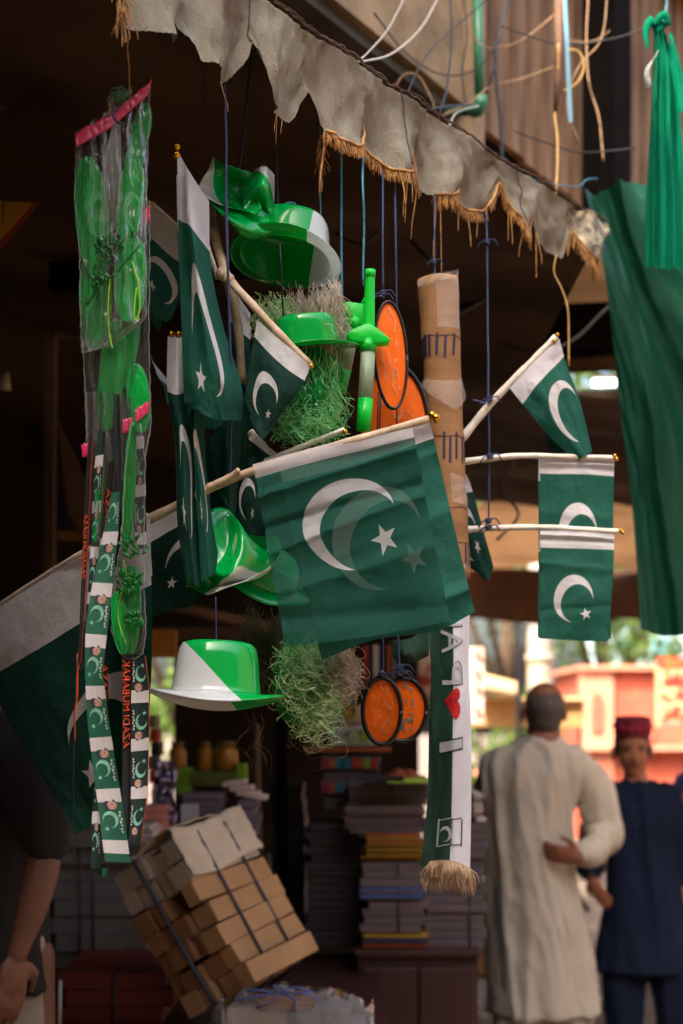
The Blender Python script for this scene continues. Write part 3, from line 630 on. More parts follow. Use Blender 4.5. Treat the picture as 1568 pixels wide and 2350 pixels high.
# braid and fringe
mb = MB()
for a, b in ((733, 973), (996, 1232), (1308, 1388)):
    mb.tube([val_at(u, 0.995, -0.004) for u in [a + (b - a) * k / 150 for k in range(151)]], .0028, 4)
mb.build('fringe_braid', M_fringe, val)
rnd = random.Random(3); mb = MB()
def strand(p, L, r, sway=.004, seg=3, mi=0):
    k1 = rnd.gauss(0, sway); k2 = rnd.gauss(0, sway)
    mb.tube([p, p + Vector((k1 * .4, k2 * .4, -L * .35)), p + Vector((k1, k2, -L * .7)), p + Vector((k1 * 1.2, k2, -L))], [r, r * 1.15, r, r * .5], seg, mi, False)
u = 733.0
while u < 1386:
    if (u < 973 or 996 < u < 1232 or u > 1306):
        L = .022 + .005 * rnd.random() if rnd.random() < .98 else .04 + .06 * rnd.random()
        if 1000 < u < 1060: L *= 1.0 + .4 * rnd.random()
        if u > 1306: L *= 1.4
        strand(val_at(u, .99, -.003), L, .0009 + .0004 * rnd.random(), .003)
        strand(val_at(u + .5, .99, .002), L * .9, .001, .003)
    u += 1.3
for u, L in ((736, .11), (738, .10), (903, .07), (962, .09), (971, .11), (999, .14), (1004, .16), (1044, .06), (1046, .1), (1089, .08), (1110, .06), (1182, .07), (1242, .08), (1241, .11), (640, .04), (528, .05), (655, .05), (672, .03)):
    strand(val_at(u, .98, 0), L, .0016 if u > 700 else .0008, .006)
mb.build('fringe', M_fringe, val, kind='stuff')
ts = thing('gold_tassel', 'gold cord tassel dangling at the torn left end of the valance', 'tassel', P(290, 20, 2.2), )
mb = MB()
for k in range(46):
    x0 = 268 + rnd.random() * 26; v0 = -20 + rnd.random() * 70
    strand(P(x0, v0, 2.15), .02 + .025 * rnd.random(), .0011, .008)
mb.build('threads', M_gold, ts, kind='stuff')
MB().tube(smooth_pts([P(292, -20, 2.16), P(298, 60, 2.16), P(292, 110, 2.17), P(296, 150, 2.2), P(297, 225, 2.3)], 20), .0011, 5).build('cord', M_gold, ts)
mb = MB().tube(smooth_pts([P(738, 310, 2.66), P(742, 350, 2.66), P(735, 390, 2.66), P(738, 440, 2.66)], 14), [.003 + .0015 * math.sin(k * 1.7) for k in range(15)], 6)
for k in range(30): strand(P(731 + rnd.random() * 13, 320 + rnd.random() * 90, 2.655), .02 + .02 * rnd.random(), .0009, .006)
tag(mb.build('gold_tassel', M_gold), 'gold twisted tassel hanging where the fringe begins', 'tassel')

# ------------------------------------------------------------------ strings
def S(label, pts, r, m, **kw):
    return string(label, [(u, v, max(y, val_Y(u) + .06) if v < lerp_tab(BOT, u) + 30 else y) for u, v, y in pts], r, m, **kw)
S('dark cord holding the bags of green masks', [(265, -60, 2.3), (265, 60, 2.33), (263, 140, 2.34), (266, 228, 2.345)], .0009, M_black, knots=((264, 150, 2.335), (267, 240, 2.34)))
S('thin grey string left of the crumpled top hat', [(464, 60, 2.6), (467, 160, 2.6), (469, 320, 2.6), (471, 470, 2.6)], .0009, M_navy)
S('thick navy string running down past the upright flag', [(515, 60, 2.44), (516, 190, 2.44), (519, 330, 2.44), (519, 470, 2.44), (524, 640, 2.44), (529, 860, 2.46), (531, 1100, 2.5)], .0024, M_navy, n=40)
S('navy string slanting to the crumpled top hat', [(580, 60, 2.62), (571, 185, 2.62), (560, 300, 2.61), (548, 392, 2.6)], .0022, M_navy)
S('navy string with a blue bow above the wide brimmed hat', [(632, 120, 2.66), (632, 270, 2.66), (635, 400, 2.66), (640, 510, 2.66)], .0018, M_navy, knots=((641, 488, 2.655),))
bw = MB().tube(smooth_pts([P(640, 480, 2.65), P(655, 468, 2.64), P(672, 466, 2.64), (P(680, 474, 2.64)), P(676, 486, 2.64), P(668, 480, 2.64)], 16), .0022, 6).build('string_bow', M_cyan)
tag(bw, 'blue string bow loop above the wide brimmed hat', 'bow')
S('teal string beside the gold tassel', [(736, 250, 2.7), (735, 400, 2.7), (737, 560, 2.7)], .0016, M_cyan)
S('teal string left of the toy swords', [(783, 300, 2.7), (783, 450, 2.7), (785, 700, 2.7)], .0021, M_cyan)
S('teal string holding the upright toy sword', [(832, 300, 2.65), (833, 420, 2.65), (835, 520, 2.65), (834, 655, 2.65)], .0021, M_cyan)
S('navy string holding the upper orange bat', [(879, 340, 2.68), (878, 500, 2.68), (880, 670, 2.66)], .0019, M_navy, knots=((880, 672, 2.655), (876, 680, 2.655)))
S('navy string behind the upper orange bat', [(905, 360, 2.76), (908, 520, 2.76), (911, 730, 2.76), (909, 850, 2.76)], .0021, M_navy)
S('knotted navy string holding the cardboard tube', [(996, 400, 2.86), (997, 520, 2.85), (998, 600, 2.83), (998, 650, 2.81)], .0016, M_navy, knots=((996, 600, 2.82), (996, 632, 2.81)))
S('long navy string tying the bamboo sticks of the small flags', [(1114, 420, 3.1), (1117, 540, 3.08), (1119, 700, 3.05), (1121, 900, 3.0), (1123, 1050, 2.99), (1120, 1205, 2.99)], .0021, M_navy, n=40, knots=((1117, 555, 3.07), (1124, 915, 2.975), (1125, 1047, 2.975), (1121, 1195, 2.975), (1121, 1210, 2.975)))
bw = MB().tube(smooth_pts([P(1122, 918, 2.97), P(1112, 925, 2.96), P(1098, 920, 2.96), P(1085, 917, 2.96)], 10), .0022, 6, flat=.5).build('string_tail', M_navy); tag(bw, 'loose navy ribbon end beside the tilted flag stick', 'string')
S('black cord passing through the wide hat brim', [(643, 560, 2.52), (646, 620, 2.52), (650, 725, 2.56)], .0014, M_black)
S('grey cord holding the two-tone hat', [(495, 1370, 2.45), (496, 1430, 2.45), (497, 1485, 2.45)], .0012, M_navy)
S('navy string tied to the front lower bat', [(877, 1380, 2.72), (878, 1480, 2.72), (878, 1548, 2.72)], .0018, M_navy, knots=((879, 1548, 2.715),))
S('navy string tied to the rear lower bat', [(913, 1380, 2.8), (915, 1480, 2.8), (918, 1552, 2.8)], .0024, M_navy, knots=((918, 1532, 2.79), (917, 1545, 2.79)))
S('thin black string hanging below the big dark flag', [(188, 1420, 2.32), (180, 1500, 2.32), (171, 1640, 2.32), (170, 1800, 2.32), (168, 2000, 2.33)], .0008, M_black)
S('dark cord in front of the yellow kite', [(12, 60, 3.4), (14, 200, 3.4), (10, 420, 3.4), (6, 520, 3.4)], .002, M_black)

# ------------------------------------------------------------------ sticks
def stick(label, pts, r, m=M_stick, balls=(), ball_r=.0062, name='flag_stick', nodes=(), group='flag sticks'):
    t = thing(name, label, 'stick', P(*pts[0]), group); ps = smooth_pts([P(*p) for p in pts], 26)
    rr = [r * (1.0 + .06 * math.sin(k * 1.3)) * (1 - .25 * k / 26) for k in range(27)]
    MB().tube(ps, rr, 10).build('reed', m, t)
    for k, b in enumerate(balls): MB().ball(P(*b), ball_r, nu=16, nv=12).build('gold_ball', M_ball, t)
    mb = MB(); hit = False
    for nd in nodes: mb.ball(P(*nd[:3]), nd[3], nu=10, nv=8); hit = True
    if hit: mb.build('node', M_stick, t)
    return t
stick('long bamboo stick of the big front flag ending in gold balls', [(332, 1196, 2.56), (410, 1158, 2.53), (480, 1122, 2.5), (560, 1088, 2.47), (700, 1043, 2.46), (850, 1000, 2.455), (985, 961, 2.45)], .0085, M_stick, ((991, 953, 2.45), (1000, 959, 2.445)), .0078)
stick('second thinner stick lying along the big flag stick', [(476, 1118, 2.48), (530, 1092, 2.47), (548, 1078, 2.46)], .0055)
stick('pale stick with one gold ball behind the big flag', [(604, 1062, 2.55), (700, 1022, 2.54), (792, 985, 2.53)], .0058, M_stickw, ((792, 991, 2.525),), .005)
stick('bamboo stick with a knuckle joint carrying the small folded flag', [(478, 500, 2.62), (505, 590, 2.56), (528, 642, 2.52), (580, 700, 2.5), (650, 775, 2.49), (712, 838, 2.485)], .0085, M_stick, ((714, 840, 2.48),), .005, nodes=((512, 628, 2.53, .013), (526, 640, 2.515, .010), (496, 556, 2.585, .0095)))
stick('knobbly dry branch crossing behind the upright flag', [(480, 480, 2.6), (492, 540, 2.585), (520, 640, 2.57), (545, 740, 2.58), (556, 880, 2.6)], .0105, mat('dry_branch', rgb(150, 130, 100), .8, .4, 30, .5, 90), nodes=())
stick('upright flag stick with two gold balls at its top', [(500, 640, 2.55), (450, 480, 2.5), (425, 410, 2.475), (408, 352, 2.455)], .0045, M_stickw, ((404, 355, 2.445), (405, 337, 2.45)), .0072)
stick('hidden flag stick with two gold balls behind the upright flag', [(398, 905, 2.55), (401, 840, 2.545), (402, 770, 2.54)], .005, M_stickw, ((393, 767, 2.53), (410, 767, 2.53)), .0066)
stick('short stick with a tiny gold ball beside the pink zip strip', [(450, 560, 2.64), (400, 512, 2.62), (349, 466, 2.6)], .0042, M_stickw, ((348, 465, 2.595),), .004)
stick('white stick tips poking between the dark flags', [(574, 990, 2.6), (600, 1020, 2.6), (634, 1048, 2.6)], .007, M_stickw)
stick('slanting white stick of the tilted small flag', [(1060, 1008, 2.99), (1110, 945, 2.99), (1170, 880, 2.98), (1230, 820, 2.97), (1276, 772, 2.965)], .0085, M_stickw, ((1279, 768, 2.96), (1273, 783, 2.955)), .0045)
stick('upper level stick bowed across with gold ends', [(1062, 1060, 2.995), (1125, 1052, 2.985), (1200, 1046, 2.975), (1300, 1048, 2.965), (1412, 1051, 2.955)], .0072, M_stickw, ((1411, 1046, 2.95), (1415, 1053, 2.95)), .0045)
stick('lower level stick bowed across with gold ends', [(1066, 1216, 2.995), (1125, 1212, 2.985), (1240, 1210, 2.97), (1340, 1215, 2.96), (1424, 1220, 2.955)], .0072, M_stickw, ((1425, 1217, 2.95), (1430, 1222, 2.95)), .0045)
stick('pale flag edge rod of the large flag at the left', [(340, 1182, 2.56), (200, 1262, 2.52), (100, 1322, 2.64), (-40, 1412, 2.8)], .0055, M_stickw)

# ------------------------------------------------------------------ flags
FG = 'small paper flags on sticks'
def flag(label, name, sheets, group=FG):
    """sheets: list of (ctrl, kwargs for flag_mat, kwargs for cloth)"""
    c0 = sheets[0][0][0][0]; t = thing(name, label, 'flag', P(*c0), group)
    for ctrl, fm, ck in sheets:
        asp = fm.get('asp', 1.15)
        cloth('sheet', ctrl, flag_mat(**fm), parent=t, asp=asp, **ck)
    return t
def creases(lst):
    def f(s, t):
        d = 0
        for t0, slope, amp, wd in lst:
            x = (t - t0 - slope * s) / wd
            if abs(x) < 1: d += amp * (1 - abs(x)) * (1 if x < 0 else .6)
        return d
    return f
Q = 2.45
flag('biggest green flag with white crescent and star hanging in front', 'crescent_flag', [
    ([[(580, 1066, Q), (700, 1032, Q), (820, 1002, Q), (945, 972, Q)],
      [(600, 1170, Q), (722, 1140, Q - .01), (845, 1110, Q), (966, 1082, Q)],
      [(622, 1300, Q), (745, 1270, Q), (870, 1240, Q - .01), (990, 1212, Q)],
      [(655, 1483, Q), (785, 1470, Q - .004), (910, 1450, Q), (1034, 1425, Q)]],
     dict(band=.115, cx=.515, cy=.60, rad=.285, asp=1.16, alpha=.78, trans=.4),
     dict(nx=70, ny=90, amp=.004, seed=3, extra=creases([(.26, -.07, -.014, .07), (.46, -.05, .008, .05), (.62, -.12, -.012, .08), (.80, -.05, -.010, .06), (.9, .05, .007, .05), (.1, .05, .004, .05)]))),
    ([[(640, 1056, Q + .014), (760, 1024, Q + .014), (880, 990, Q + .014), (984, 958, Q + .012)],
      [(660, 1180, Q + .02), (790, 1150, Q + .02), (910, 1112, Q + .02), (1012, 1075, Q + .02)],
      [(700, 1340, Q + .02), (820, 1310, Q + .02), (940, 1270, Q + .02), (1050, 1240, Q + .02)],
      [(738, 1515, Q + .02), (860, 1468, Q + .025), (1000, 1448, Q + .02), (1090, 1405, Q + .01)]],
     dict(band=.17, cx=.50, cy=.66, rad=.285, asp=1.2, alpha=1, trans=.3),
     dict(nx=60, ny=70, amp=.004, seed=5, extra=creases([(.3, -.05, -.008, .07), (.6, -.05, -.008, .07), (.92, -.02, -.015, .06)])))], 'big flags')
flag('tall flag seen edge on with stretched crescent beside the bags', 'crescent_flag', [
    ([[(480, 462, 2.5), (455, 425, 2.47), (430, 385, 2.45), (406, 345, 2.44)],
      [(482, 590, 2.47), (458, 560, 2.43), (432, 530, 2.42), (410, 520, 2.45)],
      [(510, 740, 2.47), (482, 735, 2.42), (450, 725, 2.41), (418, 720, 2.45)],
      [(555, 890, 2.48), (520, 890, 2.42), (470, 885, 2.41), (424, 905, 2.45)],
      [(555, 966, 2.5), (520, 965, 2.43), (482, 958, 2.42), (426, 930, 2.45)]],
     dict(band=.26, cx=.54, cy=.66, rad=.27, asp=1.15), dict(nx=40, ny=60, amp=.006, seed=8, extra=lambda s, t: .006 * math.sin(s * 9 + t * 3))),
    ([[(470, 500, 2.52), (440, 450, 2.51), (405, 400, 2.5)], [(480, 700, 2.52), (450, 700, 2.51), (414, 690, 2.5)], [(512, 975, 2.54), (480, 985, 2.53), (432, 950, 2.51)]],
     dict(band=.26, cx=.54, cy=.66, rad=.27), dict(seed=2))])
flag('dark flag behind the pink strip showing only its crescent', 'crescent_flag', [
    ([[(455, 560, 2.66), (400, 512, 2.65), (348, 467, 2.63), (300, 425, 2.63)],
      [(440, 660, 2.66), (395, 650, 2.65), (340, 600, 2.63), (290, 560, 2.63)],
      [(410, 690, 2.66), (385, 738, 2.65), (338, 712, 2.63), (280, 680, 2.63)]],
     dict(band=.32, cx=.46, cy=.66, rad=.235, asp=1.15), dict(seed=4)),
    ([[(420, 560, 2.7), (340, 500, 2.7)], [(365, 762, 2.7), (335, 720, 2.7)]], dict(band=.2, cx=2, cy=.6, rad=.2), dict(seed=14))])
flag('folded flag hanging straight down with narrow twin crescents', 'crescent_flag', [
    ([[(432, 772, 2.53), (408, 775, 2.5), (385, 772, 2.52)],
      [(428, 905, 2.52), (408, 912, 2.48), (386, 905, 2.5)],
      [(452, 1030, 2.52), (424, 1030, 2.47), (402, 1030, 2.5)],
      [(455, 1180, 2.52), (432, 1180, 2.47), (408, 1190, 2.5)],
      [(468, 1340, 2.52), (450, 1345, 2.48), (422, 1318, 2.5)]],
     dict(band=.275, cx=.5, cy=.70, rad=.26, asp=1.15, shade_tint=.75), dict(nx=30, ny=60, amp=.005, seed=6)),
    ([[(478, 860, 2.52), (452, 865, 2.48), (430, 870, 2.5)],
      [(470, 1010, 2.52), (450, 1010, 2.47), (442, 1010, 2.49)],
      [(482, 1150, 2.52), (468, 1160, 2.48), (450, 1150, 2.49)],
      [(508, 1318, 2.52), (482, 1322, 2.48), (462, 1335, 2.49)]],
     dict(band=.06, cx=.5, cy=.62, rad=.3, asp=1.15), dict(nx=24, ny=60, amp=.005, seed=9))])
flag('small flag hanging from the bamboo stick below the hat brim', 'crescent_flag', [
    ([[(590, 733, 2.5), (630, 768, 2.49), (670, 802, 2.48), (712, 840, 2.475)],
      [(578, 800, 2.5), (610, 840, 2.48), (655, 880, 2.47), (688, 893, 2.475)],
      [(562, 900, 2.5), (592, 930, 2.48), (625, 950, 2.47), (655, 938, 2.475)],
      [(566, 945, 2.5), (582, 975, 2.48), (597, 1000, 2.47), (607, 1008, 2.475)]],
     dict(band=.24, cx=.42, cy=.68, rad=.24, asp=1.2, shade_tint=.62), dict(nx=40, ny=50, amp=.005, seed=12))])
flag('dark flag with crescent and star under the bamboo stick', 'crescent_flag', [
    ([[(482, 1120, 2.66), (440, 1150, 2.65), (390, 1180, 2.65), (332, 1210, 2.64)],
      [(480, 1190, 2.65), (440, 1212, 2.64), (390, 1240, 2.64), (333, 1275, 2.64)],
      [(475, 1290, 2.65), (440, 1310, 2.63), (390, 1330, 2.63), (340, 1350, 2.64)],
      [(476, 1352, 2.65), (440, 1390, 2.64), (395, 1400, 2.64), (350, 1417, 2.64)]],
     dict(band=.3, cx=.46, cy=.76, rad=.27, asp=1.3, shade_tint=.55), dict(nx=40, ny=50, amp=.004, seed=13))])
flag('very large dark flag hanging at the left behind the lanyards', 'crescent_flag', [
    ([[(345, 1190, 2.42), (210, 1264, 2.52), (75, 1345, 2.66), (-60, 1430, 2.82)],
      [(350, 1400, 2.42), (230, 1460, 2.52), (100, 1540, 2.64), (-10, 1600, 2.8)],
      [(345, 1610, 2.42), (240, 1670, 2.52), (140, 1710, 2.62), (75, 1745, 2.72)],
      [(335, 1800, 2.42), (285, 1850, 2.48), (215, 1890, 2.54), (172, 1915, 2.6)]],
     dict(band=.34, cx=.30, cy=.98, rad=.3, asp=1.4, shade_tint=.75), dict(nx=60, ny=70, amp=.010, seed=15)),
    ([[(345, 1205, 2.45), (150, 1310, 2.62), (-60, 1436, 2.86)], [(350, 1480, 2.45), (150, 1470, 2.62), (-30, 1560, 2.84)], [(330, 1780, 2.45), (230, 1850, 2.56), (130, 1830, 2.68)]],
     dict(band=.3, cx=2, cy=1, rad=.3, asp=1.4, shade_tint=.5), dict(seed=16))], 'big flags')
flag('tilted small flag at upper right with crescent facing its edge', 'crescent_flag', [
    ([[(1170, 890, 2.97), (1206, 852, 2.96), (1242, 815, 2.96), (1284, 778, 2.955)],
      [(1214, 946, 2.97), (1242, 905, 2.95), (1272, 870, 2.95), (1301, 838, 2.96)],
      [(1270, 1010, 2.97), (1290, 985, 2.95), (1312, 955, 2.95), (1332, 925, 2.96)],
      [(1328, 1060, 2.97), (1334, 1052, 2.95), (1345, 1045, 2.95), (1359, 1036, 2.96)]],
     dict(band=.3, cx=.62, cy=.80, rad=.33, asp=1.3, star=False), dict(nx=40, ny=50, amp=.005, seed=17)),
    ([[(1255, 930, 3.0), (1300, 830, 3.0)], [(1250, 985, 3.0), (1310, 900, 3.0)], [(1262, 1036, 3.0), (1325, 1042, 3.0)]],
     dict(band=.0, cx=2, cy=.6, rad=.2, shade_tint=.5), dict(seed=18))])
flag('small flag hanging level from the upper bowed stick', 'crescent_flag', [
    ([[(1238, 1052, 2.98), (1325, 1052, 2.97), (1410, 1054, 2.96)], [(1240, 1112, 2.98), (1325, 1114, 2.965), (1409, 1119, 2.96)], [(1240, 1250, 2.98), (1325, 1250, 2.965), (1407, 1250, 2.96)], [(1238, 1330, 2.98), (1325, 1330, 2.97), (1403, 1330, 2.96)]],
     dict(band=.36, cx=.51, cy=.98, rad=.27, asp=1.62), dict(nx=34, ny=60, amp=.004, seed=19, extra=creases([(.07, .02, -.006, .03), (.15, 0, .006, .05), (.5, .03, -.004, .06)]))),
    ([[(1236, 1050, 2.99), (1300, 1050, 2.99)], [(1236, 1360, 2.99), (1300, 1360, 2.99)]], dict(band=.2, cx=2, cy=.6, rad=.2), dict(seed=20, amp=.002))])
flag('small flag hanging level from the lower bowed stick', 'crescent_flag', [
    ([[(1240, 1217, 2.96), (1325, 1219, 2.955), (1410, 1226, 2.95)], [(1240, 1277, 2.96), (1325, 1279, 2.95), (1409, 1281, 2.945)], [(1239, 1380, 2.96), (1320, 1382, 2.945), (1403, 1382, 2.945)], [(1237, 1465, 2.96), (1318, 1470, 2.955), (1396, 1472, 2.95)]],
     dict(band=.355, cx=.475, cy=.98, rad=.275, asp=1.5), dict(nx=34, ny=60, amp=.004, seed=22, extra=creases([(.06, .02, -.006, .03), (.13, 0, .006, .05), (.4, .04, -.005, .05), (.75, -.05, .004, .05)]))),
    ([[(1237, 1225, 2.985), (1300, 1225, 2.985), (1400, 1225, 2.985)], [(1234, 1462, 2.985), (1300, 1468, 2.985), (1402, 1466, 2.985)]], dict(band=.2, cx=2, cy=.6, rad=.2), dict(seed=23, amp=.002))])
flag('narrow flag peeking out behind the cardboard tube', 'crescent_flag', [
    ([[(1040, 1060, 3.03), (1066, 1085, 3.03), (1078, 1105, 3.03)], [(1042, 1180, 3.03), (1070, 1180, 3.02), (1094, 1160, 3.03)], [(1050, 1280, 3.03), (1085, 1270, 3.02), (1116, 1240, 3.03)], [(1100, 1315, 3.03), (1118, 1334, 3.03), (1133, 1300, 3.03)]],
     dict(band=.2, cx=.5, cy=.66, rad=.3, asp=1.3, shade_tint=.7), dict(nx=30, ny=50, amp=.006, seed=24))])
for k, (lab, ctrl, band, shade_tint, cx) in enumerate([
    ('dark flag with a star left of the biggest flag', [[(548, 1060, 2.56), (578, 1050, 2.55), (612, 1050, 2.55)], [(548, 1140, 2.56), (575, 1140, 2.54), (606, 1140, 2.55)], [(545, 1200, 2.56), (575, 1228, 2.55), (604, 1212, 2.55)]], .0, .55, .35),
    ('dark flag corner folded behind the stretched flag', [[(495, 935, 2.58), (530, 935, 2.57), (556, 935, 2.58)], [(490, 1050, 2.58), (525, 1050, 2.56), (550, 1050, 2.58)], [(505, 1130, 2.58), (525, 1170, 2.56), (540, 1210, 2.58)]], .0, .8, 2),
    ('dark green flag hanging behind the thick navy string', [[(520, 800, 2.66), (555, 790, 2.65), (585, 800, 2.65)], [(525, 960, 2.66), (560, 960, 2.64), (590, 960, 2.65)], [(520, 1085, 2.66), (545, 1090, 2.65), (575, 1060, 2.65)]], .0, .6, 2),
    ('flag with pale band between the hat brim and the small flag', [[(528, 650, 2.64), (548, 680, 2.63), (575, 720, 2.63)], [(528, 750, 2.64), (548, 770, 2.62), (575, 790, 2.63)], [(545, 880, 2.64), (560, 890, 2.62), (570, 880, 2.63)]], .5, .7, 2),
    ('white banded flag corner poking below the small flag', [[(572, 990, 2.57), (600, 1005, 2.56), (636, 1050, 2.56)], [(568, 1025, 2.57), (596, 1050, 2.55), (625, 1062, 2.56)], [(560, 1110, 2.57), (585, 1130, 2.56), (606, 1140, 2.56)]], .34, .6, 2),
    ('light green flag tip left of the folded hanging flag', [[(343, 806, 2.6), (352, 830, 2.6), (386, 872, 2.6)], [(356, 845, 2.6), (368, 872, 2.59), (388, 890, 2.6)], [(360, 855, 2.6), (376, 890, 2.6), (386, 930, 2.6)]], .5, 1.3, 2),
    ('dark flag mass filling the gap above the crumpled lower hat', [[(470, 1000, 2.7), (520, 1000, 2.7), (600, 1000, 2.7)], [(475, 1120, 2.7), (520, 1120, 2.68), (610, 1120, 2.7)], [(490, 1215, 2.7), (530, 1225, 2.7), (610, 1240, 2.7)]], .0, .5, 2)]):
    flag(lab, 'crescent_flag', [(ctrl, dict(band=band, cx=cx, cy=.62, rad=.33, shade_tint=shade_tint), dict(nx=20, ny=30, amp=.008, seed=30 + k))])
cloth('green_curtain', [[(1342, 432, 3.9), (1400, 425, 4.0), (1480, 425, 4.05), (1700, 425, 4.1)],
    [(1388, 640, 3.9), (1440, 640, 3.98), (1520, 640, 4.05), (1720, 640, 4.1)],
    [(1420, 880, 3.9), (1480, 880, 3.98), (1560, 880, 4.05), (1740, 880, 4.1)],
    [(1450, 1150, 3.9), (1500, 1150, 3.98), (1580, 1150, 4.05), (1740, 1150, 4.1)],
    [(1470, 1445, 3.9), (1510, 1455, 3.98), (1580, 1458, 4.05), (1740, 1460, 4.1)]], M_bigg, 60, 90, amp=.02, freq=(2, 1.0), seed=40,
    extra=lambda s, t: .05 * math.sin((s * 1.3 - t * 1.2) * 7.0) * (1 - .3 * t) + .022 * abs(math.sin((s * 2.2 - t * 1.3) * 6.5 + fbm(Vector((s * 3, t * 3, 2)), 3))) + .010 * fbm(Vector((s * 9 - t * 7, t * 5, 4)), 3), label='large bottle green satin curtain with diagonal folds at the right', cat='curtain', pin=False)
gz = thing('teal_scarf', 'bright teal gauze cloth knotted and hanging at upper right', 'scarf', P(1510, 600, 3.6))
cloth('drape', [[(1500, 70, 3.6), (1510, 68, 3.58), (1522, 70, 3.6)], [(1500, 150, 3.6), (1520, 150, 3.57), (1552, 170, 3.6)], [(1492, 300, 3.6), (1520, 300, 3.57), (1562, 300, 3.6)], [(1482, 480, 3.6), (1525, 480, 3.57), (1580, 480, 3.6)], [(1480, 608, 3.6), (1525, 618, 3.57), (1585, 612, 3.6)]], M_teal, 40, 60, gz, amp=.012, freq=(4, 1.2), seed=41, extra=lambda s, t: .012 * math.sin(s * 24) + .006 * math.sin(s * 41 + t * 2))
cloth('loose_end', [[(1535, 75, 3.56), (1545, 80, 3.56)], [(1545, 150, 3.56), (1568, 170, 3.56)], [(1555, 250, 3.56), (1590, 280, 3.56)]], M_teal, 10, 20, gz, amp=.01)
MB().ball(P(1512, 62, 3.58), (.016, .014, .02), nu=14, nv=10).tube(smooth_pts([P(1500, 45, 3.57), P(1488, 55, 3.57), P(1482, 80, 3.57), P(1486, 105, 3.57), P(1484, 112, 3.57)], 10), [.013 * (1 - k / 12) for k in range(11)], 6, flat=.4).tube(smooth_pts([P(1505, 60, 3.57), P(1515, 40, 3.56), P(1528, 35, 3.56), P(1534, 60, 3.57)], 10), .009, 7, flat=.5).build('knot', M_teal, gz)
S('pale string holding the teal scarf', [(1531, -20, 3.6), (1530, 20, 3.6), (1518, 55, 3.6)], .003, M_cyan)
mb = MB()
for k in range(14): mb.tube(smooth_pts([P(1512, 115, 3.55), P(1500 - k, 135 + k * 2, 3.54), P(1490 - rnd.random() * 12, 160 + rnd.random() * 10, 3.54), P(1484 + rnd.random() * 16, 190 + rnd.random() * 20, 3.54)], 8), .0012, 3)
mb.build('frayed_threads', mat('pale_thread', rgb(150, 160, 150), .7), gz, kind='stuff')

# ------------------------------------------------------------------ hats
def hat_geo(uvz=False, rx=.075, ry=.062, h=.085, bx=.135, by=.112, curl=.03, dent=.018, bendx=0.0, crump=0.0, seed=0, th=.0014):
    prof = [(0.0, 1 - .22), (.35, 1 - .14), (.62, 1.0), (.80, .985), (.90, .90), (.96, .55), (1.0, .18), (1.03, .04)]
    na = 64; vs, fs, uvs = [], [], []
    for r, zz in prof:
        for k in range(na):
            a = 2 * math.pi * k / na; c, s_ = math.cos(a), math.sin(a); n_ = 2.4
            q = (abs(c) ** n_ + abs(s_) ** n_) ** (-1 / n_)
            x, y = rx * r * c * q, ry * r * s_ * q
            z = h * zz - dent * math.exp(-(s_ * r * 2.2) ** 2) * max(0, (r < .85)) * (.4 + .6 * r) * (1 if r < .7 else .3)
            vs.append((x, y, z))
    nb = 9
    for j in range(1, nb + 1):
        w_ = j / nb
        for k in range(na):
            a = 2 * math.pi * k / na; c, s_ = math.cos(a), math.sin(a)
            x = (rx * 1.03 + (bx - rx * 1.03) * w_) * c; y = (ry * 1.03 + (by - ry * 1.03) * w_) * s_
            z = curl * (abs(s_) ** 2.2) * w_ ** 1.8 - bendx * (c * c) * w_ ** 1.6 + .002
            if j == nb: z -= .0022
            vs.append((x, y, z))
    out = []
    for p in vs:
        p = Vector(p); uvs.append((p.x / .1, (p.z if uvz else p.y) / .1))
        if crump: 
            q = p * 11 + Vector((seed, seed * 2, 0)); p = p + Vector((noise.noise(q), noise.noise(q + Vector((9, 0, 0))), noise.noise(q + Vector((0, 9, 0))))) * crump
        out.append(p)
    nr = len(prof) + nb
    for j in range(nr - 1):
        for k in range(na): q = (k + 1) % na; fs.append((j * na + k, j * na + q, (j + 1) * na + q, (j + 1) * na + k))
    return out, fs, uvs
def hat(label, c, rot, m, cat='hat', **kw):
    vs, fs, uvs = hat_geo(**kw); M = Matrix.Translation(P(*c)) @ Euler([R(x) for x in rot]).to_matrix().to_4x4()
    o = MB().add([M @ v for v in vs], fs, 0, uvs).build('plastic_hat', m, merge=.0002)
    o.modifiers.new('sub', 'SUBSURF').render_levels = 1
    solid(o, .0016); return tag(o, label, cat, 'plastic party hats')
hat('two-tone white and green hat hanging low left of the hairy masks', (496, 1596, 2.45), (-4, 3, 6), hat_mat('hat_paint_low', -1, -.98, .26, 0), uvz=True, rx=.074, ry=.066, h=.092, bx=.121, by=.105, curl=-.018, dent=.006, bendx=-.004)
hat('wide brimmed green hat with a white patch seen from below', (655, 600, 2.62), (-17, 6, -8), hat_mat('hat_paint_wide', 1, .1, -.42, trans=.5), rx=.078, ry=.07, h=.085, bx=.104, by=.1, curl=.012, dent=.012)
hat('glossy green hat sitting above the green curly hair', (706, 800, 2.58), (10, -7, 10), hat_mat('hat_paint_all', 0, 0, -1, trans=.35), rx=.056, ry=.053, h=.06, bx=.096, by=.088, curl=.008, dent=.008, bendx=.004)
th_ = thing('plastic_hat', 'crumpled glossy green hat twisted at the very top of the pile', 'hat', P(560, 540, 2.6), 'plastic party hats')
def twist(rows, name, m, par):
    f = grid_surf(rows); g = lambda s, t: f(s, t) + Vector((0, .006 * fbm(Vector((s * 3, t * 3, 7)), 3) + .012 * math.sin(s * 7 + t * 5), 0))
    return solid(MB().grid(g, 50, 40).build(name, m, par), .0016)
